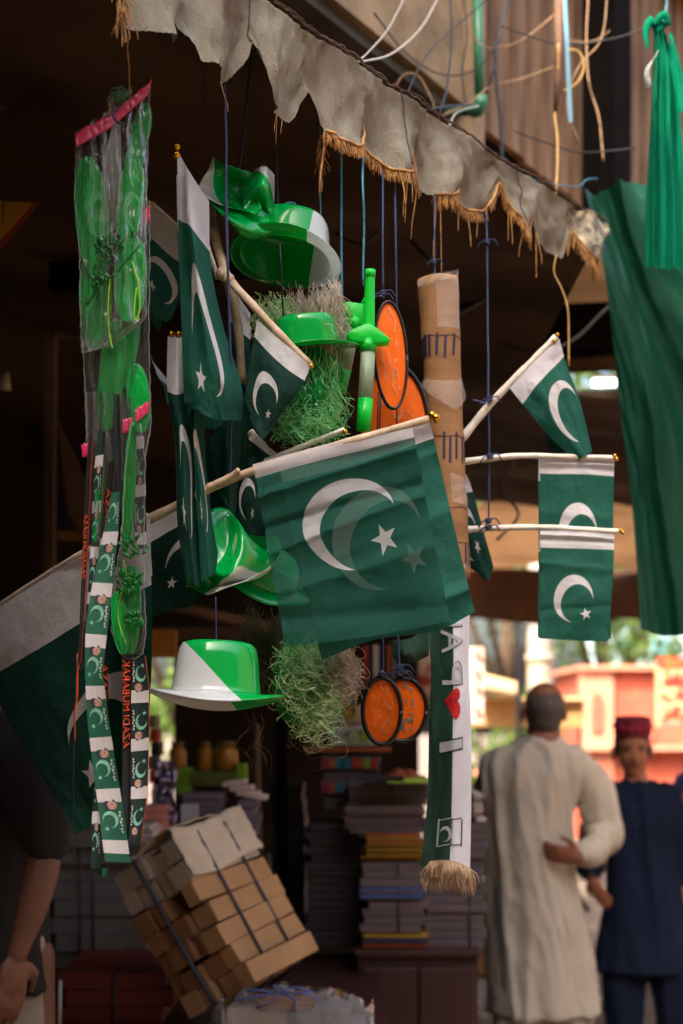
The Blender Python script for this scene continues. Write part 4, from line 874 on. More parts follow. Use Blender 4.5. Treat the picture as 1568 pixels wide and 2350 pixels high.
twist([[(489, 360, 2.60), (515, 372, 2.57), (546, 392, 2.60), (575, 388, 2.60)],
       [(474, 388, 2.55), (508, 405, 2.60), (550, 425, 2.62), (585, 440, 2.56)],
       [(456, 428, 2.56), (500, 446, 2.60), (550, 455, 2.60), (600, 478, 2.54)],
       [(452, 452, 2.54), (500, 462, 2.54), (540, 480, 2.56), (590, 500, 2.54)]], 'brim', hat_mat('hat_paint_top', -1, .35, .05, 0), th_)
twist([[(548, 392, 2.64), (580, 388, 2.60), (610, 388, 2.585), (629, 397, 2.60)],
       [(552, 425, 2.60), (590, 430, 2.545), (615, 425, 2.54), (629, 440, 2.60)],
       [(560, 460, 2.58), (590, 462, 2.57), (612, 470, 2.56), (629, 490, 2.60)],
       [(560, 490, 2.57), (595, 488, 2.575), (620, 495, 2.58), (640, 503, 2.60)]], 'crown', hat_mat('hat_paint_crown', 1, -1.3, -.35, 0), th_)
twist([[(470, 452, 2.56), (530, 470, 2.585), (590, 480, 2.58), (632, 492, 2.59)],
       [(490, 470, 2.53), (540, 495, 2.56), (600, 500, 2.56), (655, 505, 2.58)],
       [(508, 492, 2.52), (545, 518, 2.52), (605, 525, 2.53), (664, 515, 2.56)],
       [(522, 512, 2.54), (555, 536, 2.53), (600, 546, 2.55), (650, 527, 2.57)]], 'brim', hat_mat('hat_paint_all', 0, 0, -1, trans=.35), th_)
hat('crumpled green and white hat right of the folded flag', (528, 1292, 2.58), (48, -38, 24), hat_mat('hat_paint_mid', -.3, -1.0, -.45), rx=.055, ry=.05, h=.07, bx=.08, by=.075, curl=.03, dent=.02, crump=.04, seed=8)
hat('dark green hat brim half hidden by the biggest flag', (612, 1330, 2.62), (38, 20, 20), hat_mat('hat_paint_deep', 0, 0, -1, trans=.15), rx=.05, ry=.05, h=.05, bx=.088, by=.078, curl=-.01, dent=.01, crump=.02, seed=5)

# ------------------------------------------------------------------ masks and curly hair
def hair(name, label, roots, L, n, curl, freq, m, seed, spread=.02, parent=None, r=.00055, sway=(0, 0)):
    rn = random.Random(seed); mb = MB()
    for _ in range(n):
        s = rn.random(); a = curve_at([P(*q) for q in roots], s) + Vector((rn.gauss(0, .005), rn.gauss(0, spread), rn.gauss(0, .012)))
        l = L[0] + (L[1] - L[0]) * rn.random(); ph = rn.random() * 6.28; k = 34; cu = curl * (.5 + rn.random()); fr = freq * (.7 + .6 * rn.random()); dx = rn.gauss(sway[0], .011); dy = rn.gauss(0, .012)
        pts = []
        for i in range(k + 1):
            t = i / k; am = cu * min(1, t * 3) * (1 + .8 * t)
            pts.append(a + Vector((math.cos(ph + fr * t) * am + dx * t + .012 * noise.noise(Vector((a.x * 40, t * 3, seed))), math.sin(ph + fr * t) * am + dy * t, -l * t + .4 * am * math.sin(fr * t * 1.7 + ph))))
        mb.tube(pts, r, 3, 0, False)
    o = mb.build(name, m, parent, kind='stuff' if parent else None)
    return o
def hairmat(name, c, c2): return mat(name, c, .45, .3, 60, 0, trans=.25, col2=c2)
H_white = hairmat('white_curls', rgb(232, 220, 200), rgb(190, 172, 148)); H_green = hairmat('green_curls', rgb(176, 236, 160), rgb(60, 190, 96)); H_olive = hairmat('olive_curls', rgb(104, 116, 66), rgb(70, 96, 50)); H_mint = hairmat('mint_curls', rgb(170, 226, 150), rgb(220, 226, 180))
def mask(label, c, w_, h_, depth, m, rot=0, yaw=0, hairs=(), name='hairy_mask'):
    t = thing(name, label, 'mask', P(*c)); M = Matrix.Translation(P(*c)) @ Euler((0, R(rot), R(yaw))).to_matrix().to_4x4()
    def f(a, b):
        x = (a - .5) * 2; z = (b - .5) * 2; e = max(0.0, 1 - (x * x) * .92 - 0.05 * z * z); wd = w_ * math.sqrt(max(0.02, 1 - (z * .93) ** 2))
        y = -depth * math.sqrt(e) * (1 - .25 * z * z)
        y -= .016 * math.exp(-((x / .2) ** 2) - ((z + .05) / .22) ** 2)                     # nose
        y += .010 * math.exp(-(((abs(x) - .38) / .17) ** 2) - ((z - .24) / .10) ** 2)       # eye sockets
        y -= .006 * math.exp(-(((abs(x) - .36) / .28) ** 2) - ((z - .42) / .08) ** 2)       # brows
        y -= .006 * math.exp(-((x / .3) ** 2) - ((z + .45) / .06) ** 2) - .004 * math.exp(-((x / .3) ** 2) - ((z + .56) / .05) ** 2)
        return M @ Vector((x * wd, y + .004 * noise.noise(Vector((x * 4, z * 4, w_ * 50))), z * h_))
    mb = MB().grid(f, 44, 44); keep = []
    for fc in mb.f:
        i = fc[0]; a, b = (i % 45) / 44, (i // 45) / 44; x, z = (a - .5) * 2, (b - .5) * 2
        hole = any(((x - sx_ * .38) / .15) ** 2 + ((z - .22) / .06) ** 2 < 1 for sx_ in (-1, 1))
        if not hole: keep.append(fc)
    mb.f = keep; mb.m = [0] * len(keep); solid(mb.build('face_shell', m, t), .0014)
    for k, hh in enumerate(hairs): hair('curly_hair', None, *hh[:6], seed=60 + k + int(c[0]), parent=t, **hh[6] if len(hh) > 6 else {})
    return t
MG = mat('mask_green_film', rgb(20, 150, 70), .16, .25, 14, .25, 26, trans=.45, coat=.5, alpha=.9, tcol=rgb(120, 220, 140))
MP = mat('mask_pale_film', rgb(150, 200, 150), .2, .25, 14, .25, 26, trans=.5, coat=.5, alpha=.75)
mask('green plastic mask with long green curls under the glossy hat', (712, 915, 2.6), .052, .085, .05, MG, 4, 18, hairs=(
    ([(640, 842, 2.6), (690, 836, 2.58), (740, 830, 2.58), (778, 824, 2.58)], (.08, .15), 190, .006, 13, H_green, dict(spread=.025, sway=(.008, 0))),
    ([(640, 930, 2.56), (700, 950, 2.54), (770, 930, 2.55)], (.03, .06), 120, .007, 9, H_green, dict(spread=.02))))
mask('pale mask with white curls under the wide brimmed hat', (735, 745, 2.68), .04, .055, .04, MP, 0, 20, hairs=(
    ([(670, 690, 2.64), (710, 685, 2.62), (750, 672, 2.6), (776, 655, 2.6)], (.07, .115), 420, .0035, 17, H_white, dict(spread=.02, sway=(.01, 0))),
    ([(590, 692, 2.64), (630, 698, 2.62), (670, 696, 2.62)], (.03, .06), 160, .003, 13, H_mint, dict(spread=.01))))
mask('green mask wrapped in mint curls below the biggest flag', (694, 1560, 2.66), .062, .085, .055, MG, 6, 22, hairs=(
    ([(640, 1490, 2.63), (690, 1485, 2.6), (750, 1500, 2.6)], (.06, .12), 130, .008, 14, H_green, dict(spread=.025, sway=(.006, 0))),
    ([(650, 1500, 2.62), (700, 1480, 2.58), (760, 1500, 2.6)], (.05, .13), 90, .012, 16, H_mint, dict(spread=.03, sway=(.012, 0))),
    ([(690, 1600, 2.6), (730, 1600, 2.6), (765, 1560, 2.6)], (.04, .09), 70, .011, 13, H_mint, dict(spread=.03, sway=(.004, 0)))))
t = thing('curly_wig', 'olive curly hair hanging between the dark hat brim and lower hat', 'wig', P(600, 1560, 2.7))
hair('curly_hair', None, [(555, 1395, 2.72), (600, 1420, 2.7), (640, 1430, 2.7), (665, 1440, 2.7)], (.08, .15), 200, .007, 13, H_olive, 71, .03, t)
t = thing('curly_wig', 'white curly hair tuft right of the mint curls', 'wig', P(780, 1580, 2.72))
hair('curly_hair', None, [(745, 1500, 2.6), (780, 1490, 2.6), (805, 1495, 2.6)], (.05, .085), 240, .009, 13, H_white, 72, .03, t)
hair('curly_hair', None, [(700, 1620, 2.66), (745, 1610, 2.66)], (.05, .09), 26, .014, 12, mat('brown_wisp', rgb(120, 96, 66), .5), 73, .03, t, r=.0004)
t = thing('hair_wisp', 'thin loose wisp of hair under the two-tone hat', 'hair', P(590, 1700, 2.6))
hair('strands', None, [(560, 1650, 2.6), (610, 1650, 2.6)], (.05, .1), 7, .008, 6, mat('brown_wisp', rgb(120, 96, 66), .5), 74, .01, t, r=.00035)

# ------------------------------------------------------------------ toy swords
def sword(label, p0, p1, p2, p3, Y, tip=None, grp='toy swords'):
    """p0 handle top, p1 guard, p2 blade split, p3 blade end"""
    t = thing('toy_sword', label, 'toy sword', P(*p3, Y), grp)
    a, b, c, d = [P(q[0], q[1], Y) for q in (p0, p1, p2, p3)]
    ax = (b - a).normalized(); n = 8
    MB().tube([a.lerp(b, k / n) for k in range(n + 1)], [.0085 + .003 * k / n for k in range(n + 1)], 16).tube([a - ax * .002, a + ax * .012], .0098, 16).build('handle', M_neon, t)
    side = Vector((ax.z, 0, -ax.x)).normalized()
    if side.x < 0: side = -side
    pr = [(-.042, .000), (-.03, -.012), (-.012, -.020), (.0, -.024), (.014, -.016), (.026, -.006), (.040, .004), (.036, .012), (.012, .014), (-.01, .012), (-.03, .010)]
    for ly, grow in ((0, 1.0),):
        vs = []; 
        for dy in (-.014, .014): vs += [b + side * x * grow + ax * (y) + Vector((0, dy, 0)) for x, y in pr]
        m_ = len(pr); fs = [tuple(range(m_)), tuple(range(2 * m_ - 1, m_ - 1, -1))] + [(i, (i + 1) % m_, m_ + (i + 1) % m_, m_ + i) for i in range(m_)]
        bevel(MB().add(vs, fs).build('guard', M_neon, t), .003)
    MB().tube([b + ax * .004, b + ax * .026], .0155, 16).build('collar', M_neon, t)
    MB().tube([b + ax * .02, c], [.0135, .0135], 18).build('frosted_blade', M_pale, t)
    if (d - c).length > .005: MB().tube([c, d], [.0136, .0136], 18).build('green_blade', M_neon, t)
    mb = MB(); mb.tube([b + ax * .022 + Vector((math.cos(k) * .0145, math.sin(k) * .0145, 0)) for k in [i * .7 for i in range(10)]], .001, 4); mb.build('tie', M_navy, t)
    return t
sword('toy sword hanging straight with bright green blade end', (850, 622), (846, 775), (839, 915), (835, 988), 2.6)
sword('toy sword slanting behind with frosted blade pointing down left', (845, 690), (822, 728), (790, 850), (778, 900), 2.66)
# ------------------------------------------------------------------ orange bats
def bat(label, c, Y, rw, rh, tilt=0, rim=.0045, printm=M_orangep, seed=1, handle=True, yaw=0, grp='orange paddle bats'):
    t = thing('orange_bat', label, 'toy bat', P(c[0], c[1], Y), grp); k = Y / F; M = Matrix.Translation(P(c[0], c[1], Y)) @ Euler((0, R(tilt), R(yaw))).to_matrix().to_4x4()
    rw, rh = rw * k, rh * k; n = 48
    mb = MB().grid(lambda a, b: M @ Vector((math.cos(2 * math.pi * a) * rw * b, .0008 * math.cos(b * 6), math.sin(2 * math.pi * a) * rh * b)), n, 8)
    mb.build('membrane', M_orange, t, merge=1e-6)
    MB().tube([M @ Vector((math.cos(2 * math.pi * a / n) * rw, 0, math.sin(2 * math.pi * a / n) * rh)) for a in range(n + 1)], rim, 10, flat=1.6).build('rim', M_rim, t)
    rn = random.Random(seed); mb = MB(); sf = lambda s, q: M @ Vector(((s - .5) * 2 * rw, 0, (.5 - q) * 2 * rh))
    pcs = [('C', .3, .3), ('J', .62, .2), ('O', .45, .55), ('C', .66, .62), ('S', .3, .7), ('L', .55, .36), ('P', .5, .78), ('U', .28, .5), ('B', .7, .4), ('Q', .52, .12)]
    for g, x0, y0 in pcs:
        sc = .05 + .05 * rn.random(); q = rn.random()
        if q < .4: poly_decal(mb, sf, crescent_poly(x0, y0, sc, rn.random() * 6), 0, .0022)
        elif q < .6: poly_decal(mb, sf, star_poly(x0, y0, sc * .7, rn.random() * 6), 0, .0022)
        elif q < .8: poly_decal(mb, sf, [(x0 - sc * .25, y0 - sc), (x0 + sc * .25, y0 - sc), (x0 + sc * .2, y0 + sc), (x0 - sc * .2, y0 + sc)], 0, .0022)
        else: poly_decal(mb, sf, [(x0, y0 - sc * .7), (x0 + sc * .5, y0), (x0, y0 + sc * .7), (x0 - sc * .5, y0)], 0, .0022)
    poly_decal(mb, sf, crescent_poly(.62, .74, .12, .6), 0, .0022); poly_decal(mb, sf, star_poly(.7, .8, .05), 0, .0022)
    mb.build('print', printm, t, False)
    if handle:
        MB().tube([M @ Vector((-.012, 0, rh * .97)), M @ Vector((-.004, 0, rh * 1.12)), M @ Vector((0, 0, rh * 1.2)), M @ Vector((.006, 0, rh * 1.1)), M @ Vector((.014, 0, rh * .96))], .0034, 8).build('hanging_loop', M_rim, t)
    return t
bat('upper orange bat with pale edge beside the toy swords', (897, 815), 2.64, 38, 123, -3, .0028, M_orangep, 1, False, 12)
bat('large round orange bat behind the cardboard tube edge', (905, 985), 2.74, 80, 148, 0, .0048, M_orangep, 2, False, 8)
bat('front lower orange bat with black rim', (877, 1632), 2.72, 44, 76, 0, .0045, M_orangep, 3, True, 0)
bat('rear lower orange bat with grey print and black rim', (925, 1629), 2.8, 54, 72, 4, .0045, M_greyp, 4, True, 0)
mb = MB()
for x in (873, 912, 868): mb.tube([P(x, 900, 2.70), P(x - 2, 1010, 2.69)], .0016, 5)
tag(mb.build('hanging_string', M_black), 'short black cords crossing the large round orange bat', 'string')
# ------------------------------------------------------------------ cardboard tube
ct = thing('cardboard_tube', 'tall cardboard tube with tape and purple stroke marks', 'tube', P(1060, 1330, 2.8))
path = smooth_pts([P(1005, 642, 2.82), P(1013, 800, 2.82), P(1022, 980, 2.82), P(1034, 1180, 2.82), P(1045, 1330, 2.82)], 40)
rad = [(.0405 - .009 * k / 40 + .0006 * math.sin(k * .9)) for k in range(41)]
MB().tube(path, rad, 32, caps=True).build('shell', M_tube, ct)
def around(k, ang, r_off=.0006): 
    x = min(max(k, 0), 39.999); i = int(x); p = path[i].lerp(path[i + 1], x - i); r = rad[i] + r_off
    return p + Vector((math.sin(ang) * r, -math.cos(ang) * r, 0))
for k0, k1, angs in ((8.6, 11.6, [-1.25, -1.0, -.72, -.3, .12, .62]), (21.2, 24.2, [-.2, .12, .5, .95, 1.25]), (34.4, 38, [.75, 1.1])):
    for a_ in angs:
        wd = .075 if a_ > -.9 else .12
        mb = MB(); mb.grid(lambda a, b: around(k0 + .25 * math.sin(a_ * 9) + (k1 - k0) * b, a_ + wd * (a - .5) * 2 - .1 * (b - .5)), 3, 8); mb.build('ink_stroke', M_ink, ct)
mb = MB()
for k0 in (8.8, 21.4, 29.4, 34.4): mb.tube([around(k0 + .08 * math.sin(i), -1.6 + 3.2 * i / 16, .0005) for i in range(17)], .0009, 4)
mb.build('sleeve_edge', M_cord, ct)
m_tape = mat('pale_tape', rgb(226, 214, 204), .2, .2, 12, .8, 40, alpha=.2, coat=.8)
mb = MB().grid(lambda a, b: around(14 + .8 * math.sin(a * 3) + (1.0 + 3.0 * (1 - abs(a - .66) * 1.6) * .9) * b, -1.4 + 2.8 * a, .0012 + .006 * b), 20, 6); mb.build('clear_tape', m_tape, ct); mb = MB()
mb.grid(lambda a, b: around(25.5 + a * 3.5 * .2 + 3.2 * b, .05 + 1.2 * a, .0012 + .003 * abs(math.sin(b * 7 + a * 3))), 10, 10); mb.build('clear_tape', m_tape, ct); mb = MB()
mb.grid(lambda a, b: around(0.2 + 7.5 * b, -.2 + 1.7 * a, .0009), 10, 10); mb.build('clear_tape', m_tape, ct); mb = MB()
mb.grid(lambda a, b: P(958 + 95 * a, 640 - 24 * a + (a * 6 + 3) * math.sin(a * 9) * .2 + 18 * b, 2.775 + .004 * math.sin(a * 20 + b * 3)), 20, 5); mb.build('clear_tape', m_tape, ct); mb = MB()
mb.grid(lambda a, b: P(1056 + 12 * b + 3 * math.sin(a * 14), 1290 + 60 * a, 2.79 + .004 * math.sin(a * 20)), 14, 3).build('clear_tape', m_tape, ct)

# ------------------------------------------------------------------ scarf with lettering
sc_ = thing('fan_scarf', 'green and white fan scarf with printed letters, red heart and fringe', 'scarf', P(1030, 1990, 2.8))
ctrl = [[(978, 1400, 2.82), (1040, 1400, 2.80), (1078, 1400, 2.82)], [(989, 1535, 2.82), (1041, 1535, 2.79), (1077, 1530, 2.82)], [(985, 1640, 2.82), (1040, 1640, 2.79), (1081, 1640, 2.81)], [(981, 1830, 2.81), (1038, 1830, 2.79), (1082, 1832, 2.81)], [(966, 1988, 2.82), (1032, 1984, 2.79), (1079, 2000, 2.81)]]
sf = wavy(grid_surf(ctrl), .006, (2, 2.4), 44, pin=False)
MB().grid(lambda a, b: sf(a * .5, b), 14, 60).build('green_half', M_pgreen, sc_); MB().grid(lambda a, b: sf(.5 + .5 * a, b), 14, 60).build('white_half', M_pwhite, sc_)
def tv(v): return (v - 1400) / 590.0
mb = MB()
L_A = lambda t0, t1, s0=.24, s1=.74: (lambda x, y: (s0 + (s1 - s0) * y, t1 - (t1 - t0) * x))
for body, v0, v1 in (('K', 1404, 1440), ('A', 1448, 1505), ('P', 1528, 1600)): text_decal(mb, sf, body, L_A(tv(v0 - 2), tv(v1 + 3), .21, .77), 1, .0012)
for body, v0, v1 in (('K', 1404, 1440), ('A', 1448, 1505), ('P', 1528, 1600)): text_decal(mb, sf, body, L_A(tv(v0), tv(v1)), 0, .0022)
poly_decal(mb, sf, [(.22, tv(1746)), (.76, tv(1738)), (.76, tv(1760)), (.22, tv(1768))], 1, .0012); poly_decal(mb, sf, [(.22, tv(1749)), (.74, tv(1741)), (.74, tv(1757)), (.22, tv(1766))], 0, .0022)
mb.build('lettering', [M_greyw, M_darkline], sc_, False)
hp = []
for k in range(30):
    a = 2 * math.pi * k / 30; hx = 16 * math.sin(a) ** 3; hy = 13 * math.cos(a) - 5 * math.cos(2 * a) - 2 * math.cos(3 * a) - math.cos(4 * a)
    hp.append((.52 + .20 * hy / 14, tv(1659 + 46 * hx / 16)))
mb = MB(); poly_decal(mb, sf, hp, 0, .0016); mb.build('heart', M_red, sc_, False)
mb = MB()
def frame(s0, s1, v0, v1, w_, mi):
    for q in ([(s0, v0), (s1, v0 - 6), (s1, v0 - 6 + w_), (s0, v0 + w_)], [(s0, v1), (s1, v1 - 6), (s1, v1 - 6 - w_), (s0, v1 - w_)]): poly_decal(mb, sf, [(a, tv(b)) for a, b in q], mi, .0016)
    for s in (s0, s1): poly_decal(mb, sf, [(s, tv(v0 - 3)), (s + .03, tv(v0 - 3)), (s + .03, tv(v1 - 3)), (s, tv(v1 - 3))], mi, .0016)
frame(.23, .50, 1890, 1951, 2, 0); frame(.5, .74, 1888, 1948, 2, 1)
poly_decal(mb, sf, crescent_poly(.39, tv(1921), .030, 2.5, 3.9), 0, .0018); poly_decal(mb, sf, star_poly(.34, tv(1910), .008, 0, 4), 0, .0018)
mb.build('flag_emblem', [M_greyw, M_darkline], sc_, False)
rn = rnd; mb = MB()
for k in range(240):
    s = rn.random(); p = sf(.14 + .78 * s, .985); L = .035 + .03 * rn.random()
    dx = (s - .5) * .02 + rn.gauss(0, .005); c = rn.gauss(0, .006)
    mb.tube([p, p + Vector((dx * .5 + c, rn.gauss(0, .006), -L * .4)), p + Vector((dx + c * .4, rn.gauss(0, .006), -L * .75)), p + Vector((dx * 1.1, rn.gauss(0, .004), -L))], [.0011, .0013, .001, .0005], 3)
mb.build('fringe', mat('straw_fringe', rgb(206, 176, 140), .7, .4, 40, 0, col2=rgb(140, 106, 74)), sc_, kind='stuff')
ng = cloth('net_bag', [[(895, 1470, 2.86), (940, 1465, 2.85), (985, 1440, 2.86)], [(900, 1500, 2.86), (940, 1500, 2.83), (985, 1480, 2.86)], [(912, 1524, 2.86), (950, 1520, 2.85), (985, 1505, 2.86)]], mat('dark_green_knit', rgb(20, 66, 44), .8, .5, 120, .8, 240), 16, 12, label='dark green knitted net corner above the rear lower bat', cat='net', amp=.004)
# ------------------------------------------------------------------ bags of green masks
def pouch(name, label, outl, Y, puff=.02, strips=(), seed=1):
    """outl: rows (v, uL, uR) ; clear film front and back"""
    t = thing(name, label, 'plastic bag', P((outl[0][1] + outl[0][2]) / 2, outl[-1][0], Y), 'clear bags hung in a column')
    n = len(outl)
    def base(a, b):
        x = b * (n - 1); i = min(int(x), n - 2); f = x - i; r0, r1 = outl[i], outl[i + 1]
        v = r0[0] + (r1[0] - r0[0]) * f; uL = r0[1] + (r1[1] - r0[1]) * f; uR = r0[2] + (r1[2] - r0[2]) * f
        sk = (r0[3] if len(r0) > 3 else 0) * (1 - f) + (r1[3] if len(r1) > 3 else 0) * f
        return uL + (uR - uL) * a, v + sk * (a - .5)
    for sgn in (-1, 1):
        def f(a, b):
            u, v = base(a, b); e = math.sin(math.pi * a) ** .5 if 0 < a < 1 else 0
            y = Y + sgn * puff * e * min(1, b * 5 + .15) * min(1, (1 - b) * 6 + .1)
            y += (.005 * fbm(Vector((a * 7 + seed, b * 5, sgn)), 4) + .004 * math.sin(a * 34 + 5 * fbm(Vector((a, b * 3, seed)), 2))) * (1 if 0 < a < 1 else 0)
            return P(u, v, y)
        MB().grid(f, 40, 90).build('film', M_film, t)
    mb = MB()
    for a in (0, 1): mb.tube([P(*base(a, k / 40), Y) + Vector((0.0012 * math.sin(k * 2.1), -.001, 0)) for k in range(41)], .0008, 4)
    mb.tube([P(*base(k / 16, 1), Y) for k in range(17)], .0012, 4); mb.build('seam', M_seam, t)
    for s in strips:
        p0, p1, p2, p3 = s
        def g(a, b): 
            q0 = (p0[0] + (p1[0] - p0[0]) * a, p0[1] + (p1[1] - p0[1]) * a + 2 * math.sin(a * 17)); q1 = (p3[0] + (p2[0] - p3[0]) * a, p3[1] + (p2[1] - p3[1]) * a)
            return P(q0[0] + (q1[0] - q0[0]) * b, q0[1] + (q1[1] - q0[1]) * b, Y - puff * .5 - .004 + .0015 * fbm(Vector((a * 9, b * 3, seed)), 3))
        o = MB().grid(g, 30, 6).build('zip_strip', M_pink, t); solid(o, .0006)
    return t
BY = 2.36
pouch('mask_bag', 'topmost clear bag with a slanted pink zip strip', [(245, 176, 345, -110), (420, 172, 338, -60), (520, 180, 336, 0), (620, 184, 334, 0), (740, 186, 336, -20), (800, 188, 262, -20)], BY, .018,
      strips=(((172, 305), (262, 258), (266, 288), (174, 338)), ((262, 258), (350, 182), (340, 217), (268, 282))), seed=1)
pouch('mask_bag', 'second clear bag behind with a pink strip at its right edge', [(470, 300, 344, -20), (560, 192, 344, 0), (760, 190, 342), (860, 194, 344), (980, 198, 347), (1060, 200, 330)], BY + .02, .016,
      strips=(((326, 483), (344, 470), (344, 505), (328, 520)), ((184, 560), (196, 566), (196, 590), (186, 588))), seed=2)
pouch('mask_bag', 'third clear bag bunched around the torn pink tags', [(900, 198, 345), (980, 200, 346), (1040, 205, 335), (1120, 200, 318), (1400, 190, 262), (1535, 180, 200)], BY + .01, .012,
      strips=(((186, 1020), (212, 1014), (212, 1046), (190, 1050)), ((282, 962), (304, 958), (302, 990), (282, 996)), ((310, 940), (345, 918), (340, 948), (312, 970))), seed=3)
pouch('mask_bag', 'lowest clear bag with rounded end and green strap toy', [(972, 303, 322), (1060, 290, 334), (1200, 282, 332), (1350, 264, 331), (1450, 256, 336), (1500, 275, 328), (1512, 292, 310)], BY - .02, .012, seed=4)
def spoon(label, cu, cv, w_, h_, tilt, Y, m=M_gtrans, pinch=0.0, bend=.012):
    M = Matrix.Translation(P(cu, cv, Y)) @ Euler((0, R(tilt), 0)).to_matrix().to_4x4(); k = Y / F
    def f(a, b):
        z = (b - .5) * 2; x = (a - .5) * 2; wd = math.sqrt(max(0, 1 - abs(z) ** 2.3)) * (1 - pinch * math.exp(-(z / .3) ** 2))
        return M @ Vector((x * wd * w_ * k / 2, -bend * .25 * (1 - x * x) * wd + .0015 * fbm(Vector((x * 1.5, z * 3, cv)), 2), z * h_ * k / 2))
    t = thing('toy_mask', label, 'plastic mask', P(cu, cv + h_ / 2, Y), 'green plastic masks in the bags')
    o = MB().grid(f, 16, 50).build('shell', m, t); solid(o, .0015)
    edge = [f(1, k_ / 50) for k_ in range(51)] + [f(0, 1 - k_ / 50) for k_ in range(51)]
    MB().tube([p + Vector((0, -.0006, 0)) for p in edge], .0009, 4).build('edge', mat('pale_green_edge', rgb(90, 200, 130), .25, .1, 10, 0, trans=.4), t)
    return t
spoon('large oval green mask at the left of the top bag', 212, 500, 76, 285, -5, BY + .004)
spoon('long green mask under the raised corner of the top bag', 317, 330, 46, 190, 12, BY + .006, pinch=.2)
spoon('curved green mask with pale crescent right of the top bag', 300, 460, 62, 190, 6, BY + .000, pinch=.1)
spoon('green mask lying across the middle of the second bag', 216, 690, 66, 230, -2, BY + .012)
spoon('rounded green mask with a yellow loop in the second bag', 300, 640, 74, 200, 3, BY + .002)
spoon('narrow green mask low in the second bag', 256, 860, 60, 260, 5, BY + .016, pinch=.1)
spoon('pointed green mask behind the seam of the second bag', 290, 800, 50, 200, 10, BY + .022)
spoon('pale edged green mask beside the torn pink tags', 318, 915, 50, 160, -4, BY + .006)
spoon('slim green mask running up from the lowest bag', 297, 1120, 26, 300, 3, BY - .018, M_gplas, bend=.006)
spoon('rounded green mask at the bottom of the lowest bag', 300, 1400, 46, 210, 2, BY - .016, M_gplas)
spoon('small oval green mask leaning in the lowest bag', 276, 1430, 36, 145, -6, BY - .026, M_gtrans)
spoon('slim green strap among the black ribbons', 226, 1160, 16, 300, 4, BY + .004, M_gplas, bend=.004)
# print on the masks, wires and clutter inside
pf = lambda Y: (lambda s, t_: P(s, t_, Y))
for cx_, cy_, r_, an, asp, Y, lb in ((222, 490, 52, .5, .45, BY - .013, 'faint crescent and star on the large oval green mask'), (303, 480, 40, .6, .45, BY - .016, 'faint crescent and star on the curved mask at right of the bag')):
    t = thing('mask_print', lb, 'print', P(cx_, cy_, Y), 'prints on the bagged masks')
    mb = MB(); poly_decal(mb, pf(Y), crescent_poly(cx_, cy_, r_, an, asp)); mb.build('crescent', M_faint, t, False); mb = MB(); poly_decal(mb, pf(Y), star_poly(cx_ + 16, cy_ + 2, 16, 0, .45)); mb.build('star', M_faint, t, False)
for v_, lb in ((1185, 'lower faint star on the slim green mask'), (1100, 'upper faint star on the slim green mask')):
    mb = MB(); poly_decal(mb, pf(BY - .026), star_poly(299, v_, 12, .3, .5)); tag(mb.build('mask_print', M_faint, None, False), lb, 'print', 'prints on the bagged masks')
for lab, ps in (('yellow green wire loop in the second bag', [(303, 600, 2.342), (312, 630, 2.342), (318, 650, 2.342), (322, 700, 2.342), (314, 735, 2.342), (308, 720, 2.342), (314, 660, 2.342)]),
                ('thin yellow green wire low in the second bag', [(252, 640, 2.345), (248, 700, 2.345), (250, 760, 2.345), (258, 800, 2.345)]),
                ('yellow green wire curled beside the lowest bag', [(282, 1285, 2.33), (290, 1330, 2.33), (276, 1370, 2.33), (272, 1420, 2.33), (290, 1480, 2.33)])):
    o = string(lab, ps, .0011, M_lemon, 'coloured_wire', 'yellow green wires in the bags', cat='wire')
mb = MB()
def leaf_sprig(c, n, sd_, Y):
    rn = random.Random(sd_)
    for k in range(n):
        a = rn.uniform(-2.6, -.5); L = rn.uniform(10, 24); p = (c[0] + rn.gauss(0, 14), c[1] + rn.gauss(0, 12))
        pts = [P(p[0] + math.cos(a) * L * q + rn.gauss(0, 1), p[1] + math.sin(a) * L * q, Y - rn.random() * .006) for q in (0, .35, .7, 1)]
        mb.tube(pts, [.0012, .0028, .0026, .0008], 6, flat=.5)
leaf_sprig((240, 575), 34, 1, 2.345); leaf_sprig((262, 560), 20, 2, 2.343); leaf_sprig((230, 650), 22, 3, 2.343); leaf_sprig((296, 1340), 34, 4, 2.325); leaf_sprig((304, 1270), 18, 5, 2.325); leaf_sprig((306, 1425), 26, 6, 2.32)
sp = mb.build('plastic_leaves', mat('deep_green_leaves', rgb(18, 120, 40), .3, .3, 30, 0, trans=.3)); tag(sp, 'small dark green plastic leaf sprigs bunched inside the bags', 'plastic leaves'); sp['kind'] = 'stuff'
ms = MB().tube(smooth_pts([P(200, 700, 2.345), P(225, 660, 2.345), P(262, 630, 2.345), P(318, 565, 2.342)], 14), [.0022] * 15, 6); tag(ms.build('green_strap', mat('deep_green_leaves')), 'dark green strap slanting across the second bag', 'strap')
mb = MB(); rn = random.Random(5)
for k in range(60):
    c = P(275, 222, 2.35); a = rn.random() * 6.28; r_ = .006 + .014 * rn.random()
    mb.tube([c + Vector((math.cos(a + q * 2) * r_ * q + rn.gauss(0, .002), rn.gauss(0, .004), math.sin(a + q * 2.4) * r_ * q * .8 + .002)) for q in (0, .3, .6, .9, 1.2)], .0004, 3)
tf = mb.build('thread_tuft', mat('pale_green_thread', rgb(130, 190, 150), .6)); tag(tf, 'tangled tuft of pale green thread above the pink strip', 'thread')
MBt = MB().tube(smooth_pts([P(262, 245, 2.33), P(258, 262, 2.325), P(266, 278, 2.322), P(278, 282, 2.325), P(282, 292, 2.33)], 12), .0019, 6); tag(MBt.build('cable_tie', M_navy), 'dark blue tie looped through the pink strip', 'tie')
